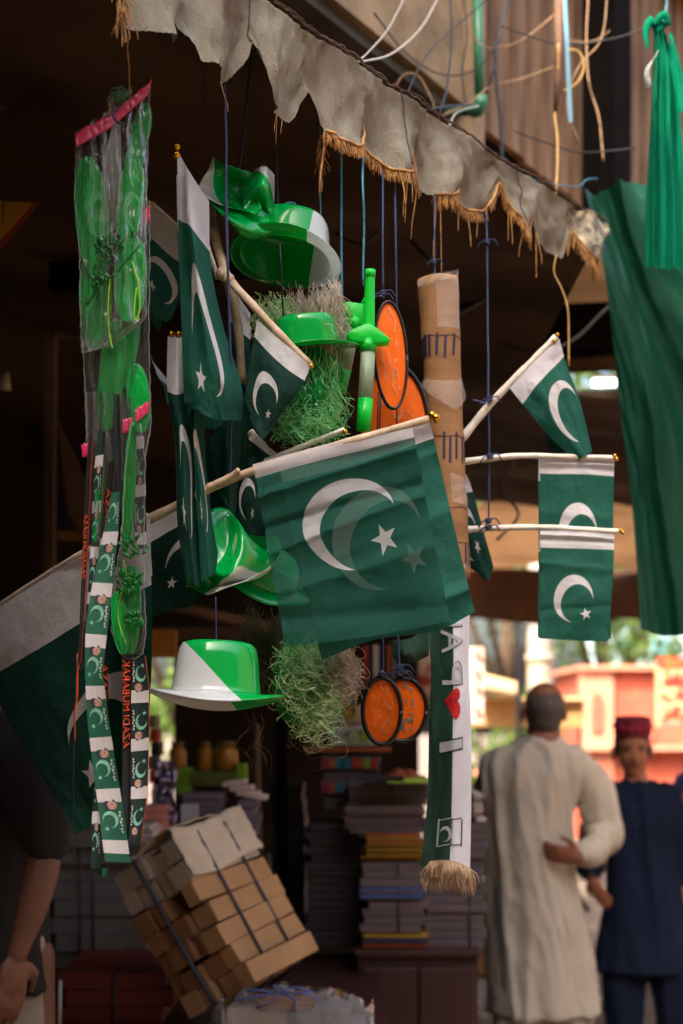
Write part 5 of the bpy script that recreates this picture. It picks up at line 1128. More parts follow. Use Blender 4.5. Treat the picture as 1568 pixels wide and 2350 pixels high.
mb = MB(); mb.grid(lambda a, b: P(250 + 24 * a * (b ** .5), 222 + 60 * b - 4 * a, 2.352 + .003 * math.sin(a * 5)), 6, 6); tag(mb.build('folded_card', mat('cream_card', rgb(196, 160, 130), .8)), 'cream paper corner poking out above the pink strip', 'card')
mb = MB()
for k in range(22):
    a0 = 238 + k * 2.4; mb.tube([P(268 + (k - 11) * .8, 285, 2.335), P(262 + (k - 11) * 1.5, 340, 2.334), P(250 + (k - 8) * 2.2, 400 + 5 * (k % 4), 2.335), P(246 + (k - 8) * 2.0, 470 + 30 * (k % 5), 2.336)], .0004 + .0002 * (k % 2), 3)
tag(mb.build('film_creases', M_seam), 'gathered film creases fanning down from the bag tie', 'creases')
# ------------------------------------------------------------------ lanyard ribbons
def ribbon(label, rows, Y, mbase, kind, v_off=0, period=118, flip=False, grp='printed lanyard ribbons', text=None, edge=None):
    t = thing('lanyard_ribbon', label, 'lanyard', P((rows[-1][1] + rows[-1][2]) / 2, rows[-1][0], Y), grp)
    v0, v1 = rows[0][0], rows[-1][0]; L_ = [(r[0], r[1]) for r in rows]; R_ = [(r[0], r[2]) for r in rows]
    cl = [Vector((r[0], r[1], r[2])) for r in rows]
    def sf(s, v):
        b = (v - v0) / (v1 - v0); uL, uR = lerp_tab(L_, v), lerp_tab(R_, v)
        vv = v + (s - .5) * 4 * math.sin(v * .01)
        return P(uL + (uR - uL) * s, vv, Y + .006 * math.sin(v * .012 + Y * 40) + .003 * math.sin(s * 3.0))
    MB().grid(lambda a, b: sf(a, v0 + (v1 - v0) * b), 6, 90).build('band', mbase, t)
    mb = MB(); W = abs(rows[-1][2] - rows[-1][1]); 
    if kind == 'portrait':
        v = v0 - v_off
        while v < v1:
            def loc(x, y):                                   # x,y in block units 0..1
                yy = y if not flip else 1 - y; xx = x if not flip else 1 - x
                return xx, v + yy * period
            def inside(y): q = loc(0, y)[1]; return v0 <= q <= v1
            S_ = lambda x, y: sf(*loc(x, y))
            if inside(.02) and inside(.26): mb.grid(lambda a, b: S_(a, .26 * b) + Vector((0, -.0008, 0)), 4, 4, 1)
            if inside(.2) and inside(.45):
                a2 = W / period
                poly_decal(mb, S_, [(.22, .34), (.24, .26), (.36, .235), (.50, .25), (.48, .33), (.36, .40), (.28, .39)], 3, .0016)
                poly_decal(mb, S_, [(.60, .20), (.74, .24), (.80, .36), (.70, .36), (.62, .27)], 3, .0013)
                poly_decal(mb, S_, [(.40, .28), (.55, .245), (.72, .26), (.78, .32), (.74, .38), (.60, .405), (.46, .395), (.39, .34)], 2, .0018)
                poly_decal(mb, S_, [(.44, .33), (.50, .32), (.50, .345), (.45, .35)], 3, .0024); poly_decal(mb, S_, [(.56, .30), (.62, .30), (.62, .32), (.56, .325)], 3, .0024)
                poly_decal(mb, S_, [(.66, .35), (.71, .34), (.71, .37), (.66, .375)], 5, .0024)
            if inside(.45) and inside(.9):
                poly_decal(mb, S_, crescent_poly(.44, .60, .165, 2.3, period / W * .95 if W > 30 else 1.9, .28), 4, .0014)
                poly_decal(mb, S_, star_poly(.26, .78, .055, .4, period / W if W > 30 else 2.6), 4, .0014)
                for (a_, b_, h_) in ((.80, .44, .05), (.78, .50, .06), (.84, .57, .04), (.80, .62, .07), (.83, .70, .03), (.80, .76, .05), (.82, .82, .04)):
                    poly_decal(mb, S_, [(a_, b_), (a_ + .10, b_ + .005), (a_ + .06, b_ + h_), (a_ + .02, b_ + h_ * .9)], 1, .0014)
            v += period
    if text:
        for body, ta, tb, mode in text:
            if mode == 'down': mp = lambda x, y: (.12 + .76 * y, ta + (tb - ta) * x)
            else: mp = lambda x, y: (.12 + .76 * y, tb - (tb - ta) * x)
            vs, fs = text_tris(body)
            for grow, mi, of in ((.0, 0, .0016),):
                mb.add([sf(*mp(x, y)) + Vector((0, -of - .0012, 0)) for x, y in vs], fs, 6)
    if edge: mb.tube([sf(edge - 1 if edge == 1 else 1, v0 + (v1 - v0) * k / 60) + Vector((0, -.0006, 0)) for k in range(61)], .00035, 4, 6)
    if mb.v: mb.build('print', [mbase, M_ribw, M_skinp, M_hatp, M_mint, M_red, M_otext], t, False)
    return t
LY = 2.335
ribbon('front green lanyard with cap portraits ending lowest', [(1129, 256, 277), (1221, 238, 272), (1330, 214, 260), (1435, 197, 248), (1543, 195, 236), (1654, 201, 250), (1762, 214, 267), (1870, 228, 285), (1978, 241, 300)], LY, M_ribg, 'portrait', v_off=27, period=118)
ribbon('right dark lanyard with upside down portraits', [(1504, 303, 334), (1573, 301, 342), (1684, 301, 343), (1819, 301, 339), (1933, 295, 324)], LY + .012, M_ribd, 'portrait', v_off=112 - 1, period=110, flip=True, edge=2)
ribbon('short dark lanyard piece showing beside the upright flag', [(1000, 312, 330), (1100, 313, 334), (1200, 306, 336), (1260, 318, 337)], LY + .02, M_ribd, 'portrait', v_off=80, period=110, flip=True)
ribbon('dark lanyard half hidden behind the front lanyard', [(1770, 218, 236), (1888, 211, 230), (1994, 208, 232)], LY + .008, M_ribd, 'portrait', v_off=20, period=112)
ribbon('black ribbon with orange lettering next to the front lanyard', [(1060, 250, 262), (1150, 242, 254), (1240, 240, 252), (1330, 236, 250), (1500, 232, 250), (1640, 236, 248)], LY + .012, M_ribb, 'text', text=(('AZADI MUBARAK', 1120, 1400, 'down'), ('AZADI M', 1524, 1640, 'down')))
ribbon('black ribbon with reversed orange lettering in the middle', [(1500, 279, 303), (1620, 281, 301), (1740, 281, 301), (1850, 281, 300), (1925, 283, 296)], LY + .010, M_ribb, 'text', text=(('AZADI MUBARAK', 1514, 1716, 'up'),))
ribbon('narrow black ribbon with orange letters at the far left', [(1000, 204, 214), (1100, 196, 208), (1250, 190, 202), (1400, 184, 194), (1520, 178, 186)], LY + .004, M_ribb, 'text', text=(('AZADI MUBARAK', 1180, 1330, 'down'),), edge=2)
ribbon('dark portrait ribbon behind the slim green strap', [(990, 226, 242), (1100, 214, 234), (1250, 208, 228), (1330, 204, 222), (1430, 196, 214)], LY + .02, M_ribd, 'portrait', v_off=50, period=105)
ribbon('black ribbon bunched under the torn pink tags', [(905, 262, 274), (1000, 258, 276), (1100, 262, 280), (1300, 256, 274)], LY + .022, M_ribb, 'text')
mb = MB().tube(smooth_pts([P(178, 1500, 2.33), P(177, 1600, 2.33), P(172, 1640, 2.33), P(173, 1700, 2.33)], 16), [.001, .0014, .0016, .0012, .0016, .0014, .001, .0012, .0016, .0014, .001, .0012, .001, .001, .0008, .0008, .0006], 5); tag(mb.build('orange_thread', M_otext), 'thin orange edged cord before the large dark flag', 'cord')
tz = MB().grid(lambda a, b: P(222 + 26 * a, 1988 + 18 * b + 5 * math.sin(a * 3), 2.35 + .004 * math.sin(a * 9)), 6, 5).build('ribbon_tail', M_ribg); tag(tz, 'crumpled green ribbon end below the front lanyard', 'ribbon')

# ------------------------------------------------------------------ people
def remesh(mb, name, m, parent, voxel=.008, sm=6, disp=None, org=None):
    o = mb.build(name, m, parent, kind=None)
    md = o.modifiers.new('r', 'REMESH'); md.mode = 'VOXEL'; md.voxel_size = voxel
    s = o.modifiers.new('s', 'SMOOTH'); s.iterations = sm; s.factor = .5
    dg = bpy.context.evaluated_depsgraph_get(); dg.update(); me = bpy.data.meshes.new_from_object(o.evaluated_get(dg))
    o.modifiers.clear(); old = o.data; o.data = me; bpy.data.meshes.remove(old); me.name = name
    me.polygons.foreach_set('use_smooth', [True] * len(me.polygons))
    if disp:
        off = parent_origin(parent); nn = [v.normal.copy() for v in me.vertices]
        for v, nrm in zip(me.vertices, nn): v.co += nrm * disp(v.co + off)
        me.update()
    if not me.materials: me.materials.append(m)
    return o
def limb(mb, pts, rads, seg=14):
    ps = [Vector(p) for p in pts]; n = 8 * (len(ps) - 1); pp, rr = [], []
    for k in range(n + 1):
        t = k / n; pp.append(curve_at(ps, t)); rr.append(curve_at([Vector((r, 0, 0)) for r in rads], t).x)
    mb.tube(pp, rr, seg); mb.ball(pp[0], rr[0] * .98, nu=seg, nv=8); mb.ball(pp[-1], rr[-1] * .98, nu=seg, nv=8); return mb
def torso(mb, rows):                               # rows (centre, rx, ry)
    rg = []
    cs = [Vector(r[0]) for r in rows]; q = [Vector((r[1], r[2], 0)) for r in rows]; n = 6 * (len(rows) - 1)
    for k in range(n + 1):
        c = curve_at(cs, k / n); a = curve_at(q, k / n); rg.append([c + Vector((a.x * math.cos(x), a.y * math.sin(x), 0)) for x in [2 * math.pi * i / 28 for i in range(28)]])
    mb.rings(rg); return mb
def hand(mb, wrist, direction, palm_n, size=1.0, curl=.6, thumb=1, spread=.012):
    d = Vector(direction).normalized(); n = Vector(palm_n).normalized(); s = d.cross(n).normalized() * thumb
    pc = wrist + d * .05 * size; rot = Matrix((s, d, n)).transposed()
    mb.ball(pc, (.038 * size, .05 * size, .017 * size), rot=rot, nu=14, nv=10)
    for k, (off, L) in enumerate(((.028, .072), (.010, .082), (-.009, .076), (-.027, .06))):
        b = wrist + d * .085 * size + s * off * size; L *= size; c = curl * (1 + .12 * k)
        p1 = b + d * L * .42 + n * L * .10 * c; p2 = p1 + (d * math.cos(c) + n * math.sin(c)) * L * .33; p3 = p2 + (d * math.cos(c * 1.8) + n * math.sin(c * 1.8)) * L * .28
        mb.tube([b - d * .02, b, p1, p2, p3], [.009 * size, .0095 * size, .009 * size, .008 * size, .006 * size], 8); mb.ball(p3, .0062 * size, nu=8, nv=6)
    tb = wrist + d * .025 * size + s * .03 * size
    mb.tube([tb, tb + (s * .7 + d * .6) * .03 * size, tb + (s * .45 + d * .9 + n * .3) * .062 * size], [.012 * size, .011 * size, .008 * size], 8)
    mb.ball(tb + (s * .45 + d * .9 + n * .3) * .062 * size, .0082 * size, nu=8, nv=6)
def head(mb, c, w_, h_, fwd, face=True, ears=True):
    f = Vector(fwd).normalized(); s = f.cross(Vector((0, 0, 1))).normalized(); u = s.cross(f).normalized(); rot = Matrix((s, f, u)).transposed()
    A = lambda x, y, z: Vector(c) + s * x * w_ + f * y * w_ + u * z * h_
    mb.ball(A(0, -.1, .14), (w_ * .5, w_ * .62, h_ * .36), rot=rot, nu=24, nv=18)
    mb.ball(A(0, .10, -.10), (w_ * .42, w_ * .47, h_ * .38), rot=rot, nu=24, nv=18)
    mb.ball(A(0, .32, -.38), (w_ * .20, w_ * .17, h_ * .09), rot=rot)
    if face:
        mb.tube([A(0, .50, .06), A(0, .60, -.06), A(0, .68, -.14)], [w_ * .05, w_ * .065, w_ * .085], 10); mb.ball(A(0, .66, -.14), (w_ * .11, w_ * .08, h_ * .04), rot=rot)
        mb.ball(A(0, .52, -.26), (w_ * .16, w_ * .06, h_ * .022), rot=rot); mb.ball(A(0, .51, -.295), (w_ * .14, w_ * .06, h_ * .024), rot=rot)
        for k in (-1, 1): mb.ball(A(k * .2, .46, .10), (w_ * .15, w_ * .08, h_ * .03), rot=rot); mb.ball(A(k * .27, .36, -.10), (w_ * .13, w_ * .12, h_ * .07), rot=rot)
    if ears:
        for k in (-1, 1): mb.ball(A(k * .57, -.06, -.06), (w_ * .07, w_ * .12, h_ * .15), rot=rot); mb.ball(A(k * .60, -.12, .02), (w_ * .045, w_ * .08, h_ * .07), rot=rot)
    return A, rot
# older man seen from behind
Y = 5.8; G = lambda u, v, dy=0.0: P(u, v, Y + dy)
t = thing('person', 'older man in beige kameez seen from behind, hand behind his back', 'person', Vector((G(1250, 0).x, Y, 0)))
mb = MB(); hc = G(1247, 1632, .01)
A, rot = head(mb, hc, .155, .235, (-.12, 1, .02), face=True)
limb(mb, [G(1248, 1670, .01), G(1250, 1720, -.01)], [.066, .075])
torso(mb, [(G(1222, 1716), .10, .08), (G(1222, 1770), .17, .10), (G(1225, 1900), .15, .10), (G(1235, 2040), .16, .11), (G(1240, 2140), .17, .11)])
limb(mb, [G(1325, 1760), G(1392, 1900, .02), G(1330, 1966, -.17)], [.055, .045, .032])
hand(mb, G(1335, 1966, -.185), (-1, .02, .12), (.1, .7, .2), 1.12, .8, -1)
limb(mb, [G(1125, 1760, 0), G(1108, 1880, .14), G(1110, 1930, .34)], [.05, .042, .03]); hand(mb, G(1110, 1930, .36), (.1, 1, .0), (0, 0, -1), 1.0, .6, 1)
for sx_ in (-.09, .10): limb(mb, [G(1240, 2130) + Vector((sx_, 0, 0)), Vector((G(1240, 0).x + sx_ * 1.1, Y, .5)), Vector((G(1240, 0).x + sx_ * 1.2, Y + .02, .08))], [.09, .06, .045]); mb.ball(Vector((G(1240, 0).x + sx_ * 1.2, Y + .08, .045)), (.045, .12, .04))
remesh(mb, 'body', M_skin, t, .007, 4)
mb = MB(); mb.ball(A(0, -.19, .07), (.155 * .525, .155 * .62, .235 * .355), rot=rot, nu=24, nv=18); mb.ball(A(0, -.27, -.12), (.155 * .44, .155 * .42, .235 * .27), rot=rot, nu=24, nv=18)
mb.f = [f for f in mb.f if True]; hr = remesh(mb, 'hair', M_hair, t, .008, 3, disp=lambda p: .002 * noise.noise(p * 60))
folds = lambda k, amp: (lambda p: amp * 1.1 * (1 - 2.4 * abs(noise.noise(Vector((p.x * 9 + k, p.y * 9, p.z * 1.3 + p.x * 3.2)))) ) * (.5 + .9 * abs(noise.noise(Vector((p.x * 3, p.z * 2, k))))) + amp * .45 * (.5 - abs(noise.noise(Vector((p.x * 21 + p.z * 4, p.y * 21, p.z * 3 + k))))) + amp * .12 * noise.noise(Vector((p.x * 40, p.y * 40, p.z * 22 + k))))
mb = MB()
torso(mb, [(G(1243, 1698, .0), .07, .065), (G(1237, 1716), .12, .09), (G(1230, 1736), .185, .11), (G(1226, 1780), .205, .125), (G(1218, 1880), .175, .125), (G(1218, 1980), .17, .135), (G(1226, 2080), .185, .15), (G(1238, 2200), .205, .16), (G(1248, 2322), .222, .17)])
limb(mb, [G(1302, 1752), G(1352, 1800, .01), G(1388, 1885, .03), G(1378, 1930, -.04), G(1342, 1962, -.14)], [.072, .066, .062, .056, .046], 18)
limb(mb, [G(1152, 1776), G(1122, 1815, .03), G(1106, 1880, .12), G(1112, 1925, .28)], [.072, .064, .058, .052], 18)
remesh(mb, 'kameez', M_kam, t, .009, 1, disp=folds(3, .030))
mb = MB(); mb.tube([G(1242, 1700, 0) + Vector((.068 * math.cos(a), .062 * math.sin(a), .006 * math.sin(a * 2) - .006 * math.cos(a))) for a in [2 * math.pi * k / 24 for k in range(25)]], .013, 8, flat=.5).build('collar', M_kam, t)
mb = MB()
for sx_ in (-.10, .10): limb(mb, [Vector((G(1245, 0).x + sx_, Y, .62)), Vector((G(1245, 0).x + sx_ * 1.1, Y, .3)), Vector((G(1245, 0).x + sx_ * 1.15, Y, .09))], [.11, .10, .085])
remesh(mb, 'trousers', M_kam, t, .012, 3, disp=folds(9, .014))
# young man facing us
Y = 6.8
t = thing('person', 'young man in navy kameez and maroon cap facing the camera', 'person', Vector((G(1470, 0).x, Y, 0)))
mb = MB(); hc = G(1452, 1723, -.02); A, rot = head(mb, hc, .158, .245, (-.06, -1, -.10))
limb(mb, [G(1455, 1765), G(1462, 1815)], [.052, .065])
torso(mb, [(G(1466, 1812), .10, .07), (G(1466, 1850), .155, .09), (G(1470, 1960), .13, .09), (G(1480, 2090), .15, .10)])
limb(mb, [G(1392, 1840), G(1368, 1940, -.02), G(1352, 2010, -.10)], [.045, .038, .028]); hand(mb, G(1356, 2012, -.12), (.42, -.25, -.85), (.6, .6, -.1), 1.0, .5, -1)
limb(mb, [G(1545, 1840), G(1562, 1960), G(1566, 2080)], [.045, .038, .028]); hand(mb, G(1566, 2090), (0, -.1, -1), (-.6, -.2, 0), 1.0, .5, 1)
for sx_, fx in ((-.10, -.11), (.11, .14)): limb(mb, [G(1480, 2070) + Vector((sx_, 0, 0)), Vector((G(1470, 0).x + fx, Y, .45)), Vector((G(1470, 0).x + fx * 1.2, Y, .08))], [.09, .06, .045]); mb.ball(Vector((G(1470, 0).x + fx * 1.2, Y - .06, .045)), (.045, .12, .04))
remesh(mb, 'body', M_skin2, t, .0065, 3)
mb = MB(); mb.ball(A(0, -.18, .17), (.158 * .55, .158 * .62, .245 * .34), rot=rot, nu=24, nv=18)
for k in (-1, 1): mb.ball(A(k * .46, .0, .04), (.15 * .10, .15 * .22, .225 * .16), rot=rot)
mb.ball(A(0, .2, .30), (.15 * .48, .15 * .30, .225 * .08), rot=rot); remesh(mb, 'hair', M_hairb, t, .007, 2, disp=lambda p: .004 * noise.noise(p * 50))
mb = MB()
for k in (-1, 1): mb.tube([A(k * .08, .56, .115), A(k * .2, .55, .14), A(k * .33, .44, .115)], [.003, .0042, .002], 6)
mb.tube([A(-.15, .555, -.225), A(0, .60, -.215), A(.15, .555, -.225)], [.002, .0035, .002], 6); mb.build('brows', M_hairb, t)
mb = MB(); 
for k in (-1, 1): mb.ball(A(k * .21, .49, .055), (.0125, .006, .006), rot=rot)
mb.build('eyes', cmat('dark_eye', 30, 22, 20, .2), t)
mb = MB(); mb.ball(A(0, .575, -.277), (.017, .004, .004), rot=rot); mb.build('lips', cmat('lip', 120, 70, 62, .5), t)
mb = MB(); cr_ = []
for z, r in ((.30, .535), (.34, .56), (.46, .57), (.60, .55), (.655, .50), (.67, .3), (.672, .01)): cr_.append([A(math.cos(a) * r, -.06 + math.sin(a) * r * 1.1, z) for a in [2 * math.pi * k / 32 for k in range(32)]])
mb.rings(cr_, caps=False).build('cap', M_maroon, t)
mb = MB()
for k in range(14):
    a = 2 * math.pi * k / 14; c = A(math.cos(a) * .575, -.06 + math.sin(a) * .575 * 1.1, .48); MB().ball(c, .009, nu=8, nv=6).build('cap_bead', mat('cap_magenta', rgb(206, 20, 80), .6), t)
pass
mb = MB()
torso(mb, [(G(1460, 1794), .062, .055), (G(1463, 1806), .115, .08), (G(1465, 1822), .17, .10), (G(1467, 1870), .175, .115), (G(1470, 1960), .155, .115), (G(1478, 2060), .175, .13), (G(1478, 2120), .195, .14), (G(1474, 2225), .222, .15)])
limb(mb, [G(1402, 1832), G(1376, 1900), G(1364, 1955, -.02), G(1356, 1985, -.07)], [.066, .062, .056, .046], 18)
limb(mb, [G(1532, 1832), G(1552, 1900), G(1562, 1970), G(1564, 2010)], [.066, .062, .056, .05], 18)
remesh(mb, 'kameez', M_nav, t, .009, 2, disp=folds(5, .024))
mb = MB()
limb(mb, [G(1442, 2150), Vector((G(1432, 0).x, Y, .4)), Vector((G(1432, 0).x, Y, .09))], [.11, .105, .08]); limb(mb, [G(1522, 2150), Vector((G(1545, 0).x, Y, .4)), Vector((G(1560, 0).x, Y + .05, .09))], [.13, .12, .09])
remesh(mb, 'trousers', M_nav, t, .012, 3, disp=folds(7, .016))
mb = MB(); mb.tube([G(1353, 2004, -.105) + Vector((.036 * math.cos(a), .036 * math.sin(a), .01 * math.cos(a))) for a in [2 * math.pi * k / 16 for k in range(17)]], .009, 8).build('watch_strap', M_rim, t)
mb = MB(); 
for k in range(4): mb.ball(G(1460, 1850 + 22 * k, -.118), .005, nu=8, nv=6)
mb.build('button', cmat('dark_button', 60, 66, 88), t)
# passer-by at the right edge
Y = 8.0
t = thing('person', 'person in blue at the right edge behind the young man', 'person', Vector((G(1590, 0).x, Y, 0)))
mb = MB(); A, rot = head(mb, G(1578, 1822), .15, .22, (-.5, -1, -.1)); limb(mb, [G(1582, 1845), G(1590, 1890)], [.05, .07])
torso(mb, [(G(1595, 1885), .12, .08), (G(1600, 1930), .17, .1), (G(1600, 2100), .15, .1), (G(1600, 2200), .17, .1)]); limb(mb, [G(1556, 1930), G(1545, 2020), G(1552, 2110)], [.045, .04, .03]); hand(mb, G(1552, 2115), (0, -.2, -1), (-.6, 0, 0))
for sx_ in (-.09, .1): limb(mb, [G(1600, 2190) + Vector((sx_, 0, 0)), Vector((G(1600, 0).x + sx_, Y, .08))], [.08, .05])
remesh(mb, 'body', M_skin2, t, .009, 3)
mb = MB(); mb.ball(A(0, -.12, .18), (.088, .105, .09), rot=rot); remesh(mb, 'hair', mat('blue_cap_cloth', rgb(60, 66, 110), .8), t, .01, 2)
mb = MB(); torso(mb, [(G(1592, 1872), .07, .06), (G(1596, 1890), .16, .09), (G(1600, 1940), .19, .12), (G(1600, 2100), .17, .13), (G(1600, 2300), .2, .15)]); limb(mb, [G(1562, 1905), G(1550, 1960), G(1546, 2000)], [.07, .06, .055]); remesh(mb, 'tunic', M_blue, t, .012, 3, disp=folds(8, .014))
# dark clothed man at the left
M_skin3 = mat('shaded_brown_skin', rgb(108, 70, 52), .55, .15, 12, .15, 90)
Y = 3.3
t = thing('person', 'man in black with bare forearm standing at the left edge', 'person', Vector((G(30, 0).x, Y, 0)))
mb = MB(); A, rot = head(mb, G(-55, 1560, .05), .155, .23, (.8, .6, 0)); limb(mb, [G(-50, 1620, .05), G(-40, 1690, .05)], [.055, .07])
torso(mb, [(G(-40, 1680, .05), .12, .09), (G(-40, 1740, .05), .16, .12), (G(-30, 1950, .05), .11, .09), (G(-20, 2200, .05), .12, .09)])
limb(mb, [G(55, 1740, -.1), G(98, 1930, -.14), G(84, 2050, -.17), G(40, 2190, -.2)], [.052, .041, .037, .022]); hand(mb, G(40, 2185, -.2), (-.15, -.1, -1), (-.5, .6, 0), 1.0, .35, 1)
for sx_ in (-.1, .1): limb(mb, [G(-20, 2190, .05) + Vector((sx_, 0, 0)), Vector((G(-10, 0).x + sx_, Y + .05, .08))], [.05, .035])
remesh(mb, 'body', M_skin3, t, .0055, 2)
mb = MB(); torso(mb, [(G(-45, 1640, .05), .08, .07), (G(-42, 1665, .05), .15, .11), (G(-38, 1720, .05), .18, .13), (G(-30, 1950, .05), .14, .12), (G(-20, 2220, .05), .135, .12), (G(-16, 2266, .05), .14, .12)])
limb(mb, [G(20, 1720, -.05), G(62, 1760, -.10), G(92, 1860, -.13), G(99, 1928, -.14)], [.085, .085, .076, .062], 18); remesh(mb, 'shirt', M_blackc, t, .012, 3, disp=folds(2, .014))
mb = MB(); limb(mb, [G(20, 2150, .05), Vector((G(48, 0).x, Y + .05, .5)), Vector((G(52, 0).x, Y + .05, .09))], [.09, .062, .055]); limb(mb, [G(-80, 2150, .05), Vector((G(-90, 0).x, Y + .05, .09))], [.105, .08]); remesh(mb, 'trousers', mat('pale_trouser_cloth', rgb(150, 142, 130), .85), t, .012, 3, disp=folds(4, .01))
mb = MB(); mb.ball(A(0, -.15, .15), (.085, .10, .085), rot=rot); remesh(mb, 'hair', M_hairb, t, .009, 2)

# ------------------------------------------------------------------ stall goods
def pack(name, label, cat, u0, u1, v0, v1, Y, depth, n, m, grp, yaw=0, jit=.006, child='book', mats=None, bands=None):
    """a tied bundle or pile: n flat pieces stacked"""
    a, b = P(u0, v1, Y), P(u1, v0, Y); t = thing(name, label, cat, Vector(((a.x + b.x) / 2, Y + depth / 2, a.z)), grp)
    h = (b.z - a.z) / n; rn = random.Random(int(u0 + v0)); me = None
    for k in range(n):
        mm = mats[k % len(mats)] if mats else m
        o = MB().box(((a.x + b.x) / 2 + rn.gauss(0, jit), Y + depth / 2 + rn.gauss(0, jit), a.z + h * (k + .5)), ((b.x - a.x) * (1 - .02 * rn.random()), depth, h - .0016), Matrix.Rotation(R(yaw) + rn.gauss(0, .01), 3, 'Z')).build(child, mm, t, False)
        if h > .008: bevel(o, .0015, 1)
    if bands:
        for bu in bands:
            x = P(bu, 0, Y).x; MB().tube([Vector((x, Y - .008, a.z - .001)), Vector((x, Y - .010, b.z + .004)), Vector((x, Y + depth, b.z + .004))], .004, 5, flat=.4).build('strap', M_strap, t)
    return t
BG = 'book piles in the stall'
cab = thing('cabinet', 'dark red brown cabinet under the piles of books', 'cabinet', P(960, 2178, 4.7) * 1 - Vector((0, 0, P(0, 2178, 4.7).z)))
zt = P(0, 2178, 4.7).z; xa, xb = P(822, 0, 4.7).x, P(1096, 0, 4.7).x
MB().box(((xa + xb) / 2, 5.05, (zt - .02) / 2), (xb - xa, .7, zt - .02)).build('carcass', M_redwood, cab, False); bevel(MB().box(((xa + xb) / 2, 5.04, zt - .01), (xb - xa + .02, .74, .02)).build('top', M_redwood, cab, False), .003)
for k in (0, 1): bevel(MB().box((xa + (xb - xa) * (.26 + .48 * k), 4.69, zt * .5), ((xb - xa) * .45, .02, zt * .86)).build('door', M_redwood, cab, False), .004)
tb = thing('table', 'low dark table under the tied cartons', 'table', Vector((P(500, 0, 3.9).x, 4.3, 0)))
zt2 = P(0, 2350, 3.9).z
MB().box((P(420, 0, 4).x, 4.45, zt2 - .02), (1.15, 1.3, .04)).build('tabletop', M_redwood, tb, False)
for dx in (-.54, .54):
    for dy in (-.6, .6): MB().box((P(420, 0, 4).x + dx, 4.45 + dy, (zt2 - .04) / 2), (.05, .05, zt2 - .04)).build('leg', M_redwood, tb, False)
cY, cO, cG, cP_, cV, cB, cR = [cmat(*c) for c in (('yellow_cover', 160, 124, 28), ('orange_cover', 170, 80, 36), ('green_cover', 120, 156, 40), ('lilac_cover', 120, 106, 128), ('violet_page', 96, 82, 88), ('blue_cover', 66, 92, 150), ('red_cover', 170, 40, 40))]
cT, cN, cC, cW = [cmat(*c) for c in (('teal_cover', 20, 110, 130), ('navy_cover', 30, 36, 66), ('cyan_cover', 60, 140, 180), ('white_cover', 200, 190, 184))]
pack('book_pile', 'tall pile of pale bundles on the cabinet under the yellow books', 'books', 832, 972, 1980, 2140, 4.7, .3, 9, M_paper, BG, bands=(915,))
pack('book_pile', 'strip of orange and blue covers at the base of the pile', 'books', 834, 985, 2142, 2176, 4.7, .3, 3, None, BG, mats=[cO, cN, cY])
pack('book_pile', 'stack of yellow books in the middle of the pile', 'books', 836, 968, 1935, 1977, 4.72, .3, 7, None, BG, mats=[cY, cY, cmat('gold_cover', 160, 116, 16)])
pack('book_pile', 'orange covered books on the yellow stack', 'books', 838, 968, 1914, 1934, 4.72, .3, 3, None, BG, mats=[cO, cY])
pack('book_pile', 'blue banded bundles low in the tall pile', 'books', 826, 972, 2036, 2062, 4.685, .3, 3, cB, BG)
pack('book_pile', 'grey lilac bundles topping the tall pile', 'books', 790, 975, 1850, 1912, 4.75, .3, 6, M_paper, BG)
pack('book_pile', 'wide grey bundle under the loose papers', 'books', 800, 985, 1798, 1848, 4.8, .3, 4, M_paper, BG, bands=(900,))
pack('book_pile', 'purple grey book pile behind the fan scarf', 'books', 974, 1112, 1888, 2176, 4.75, .3, 14, cV, BG, bands=(1078,))
pack('book_pile', 'cream papers on the pile beside the old man', 'papers', 1090, 1112, 1822, 1886, 4.75, .3, 6, None, BG, mats=[cW, cmat('tan_cover', 150, 116, 90), cW])
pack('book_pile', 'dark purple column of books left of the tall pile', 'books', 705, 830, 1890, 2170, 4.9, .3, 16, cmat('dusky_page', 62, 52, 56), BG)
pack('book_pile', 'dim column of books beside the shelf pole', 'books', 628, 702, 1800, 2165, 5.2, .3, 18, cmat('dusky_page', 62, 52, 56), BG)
pack('book_pile', 'striped bundle with coloured spines under the orange paper', 'books', 740, 872, 1735, 1858, 4.95, .3, 7, None, BG, mats=[M_paper, cV, M_paper])
for k, (u, v, mm) in enumerate([(u_, v_, None) for v_ in (1752, 1808) for u_ in (745, 762, 777, 798, 815, 828, 845, 858)]):
    if v == 1808 and u > 790: continue
    cc = [cmat('plum_cover', 130, 30, 60), cO, cT, cT, cR, cO, cG, cR][k % 8]; a, b = P(u - 8, v + 12, 4.93), P(u + 7, v - 12, 4.93)
    o = MB().box(((a.x + b.x) / 2, 5.05, (a.z + b.z) / 2), (b.x - a.x, .24, b.z - a.z)).build('booklet', cc, None, False); tag(o, 'small coloured booklet in the %s row, %s among the striped spines' % ('upper' if v < 1800 else 'lower', ['plum', 'orange beside plum', 'dark teal', 'pale teal', 'red centre', 'orange centre', 'green', 'far red'][k % 8]), 'booklet', 'coloured booklets')
pack('book_pile', 'pile of blue and yellow patterned boxes near the bat rims', 'boxes', 755, 880, 1618, 1662, 5.0, .25, 2, None, BG, mats=[cW, cmat('pale_yellow_cover', 206, 190, 120)])
pack('book_pile', 'pile of blue edged boxes just above the orange shelf edge', 'boxes', 750, 880, 1664, 1712, 5.0, .25, 2, None, BG, mats=[cmat('mint_cover', 180, 200, 170), cW])
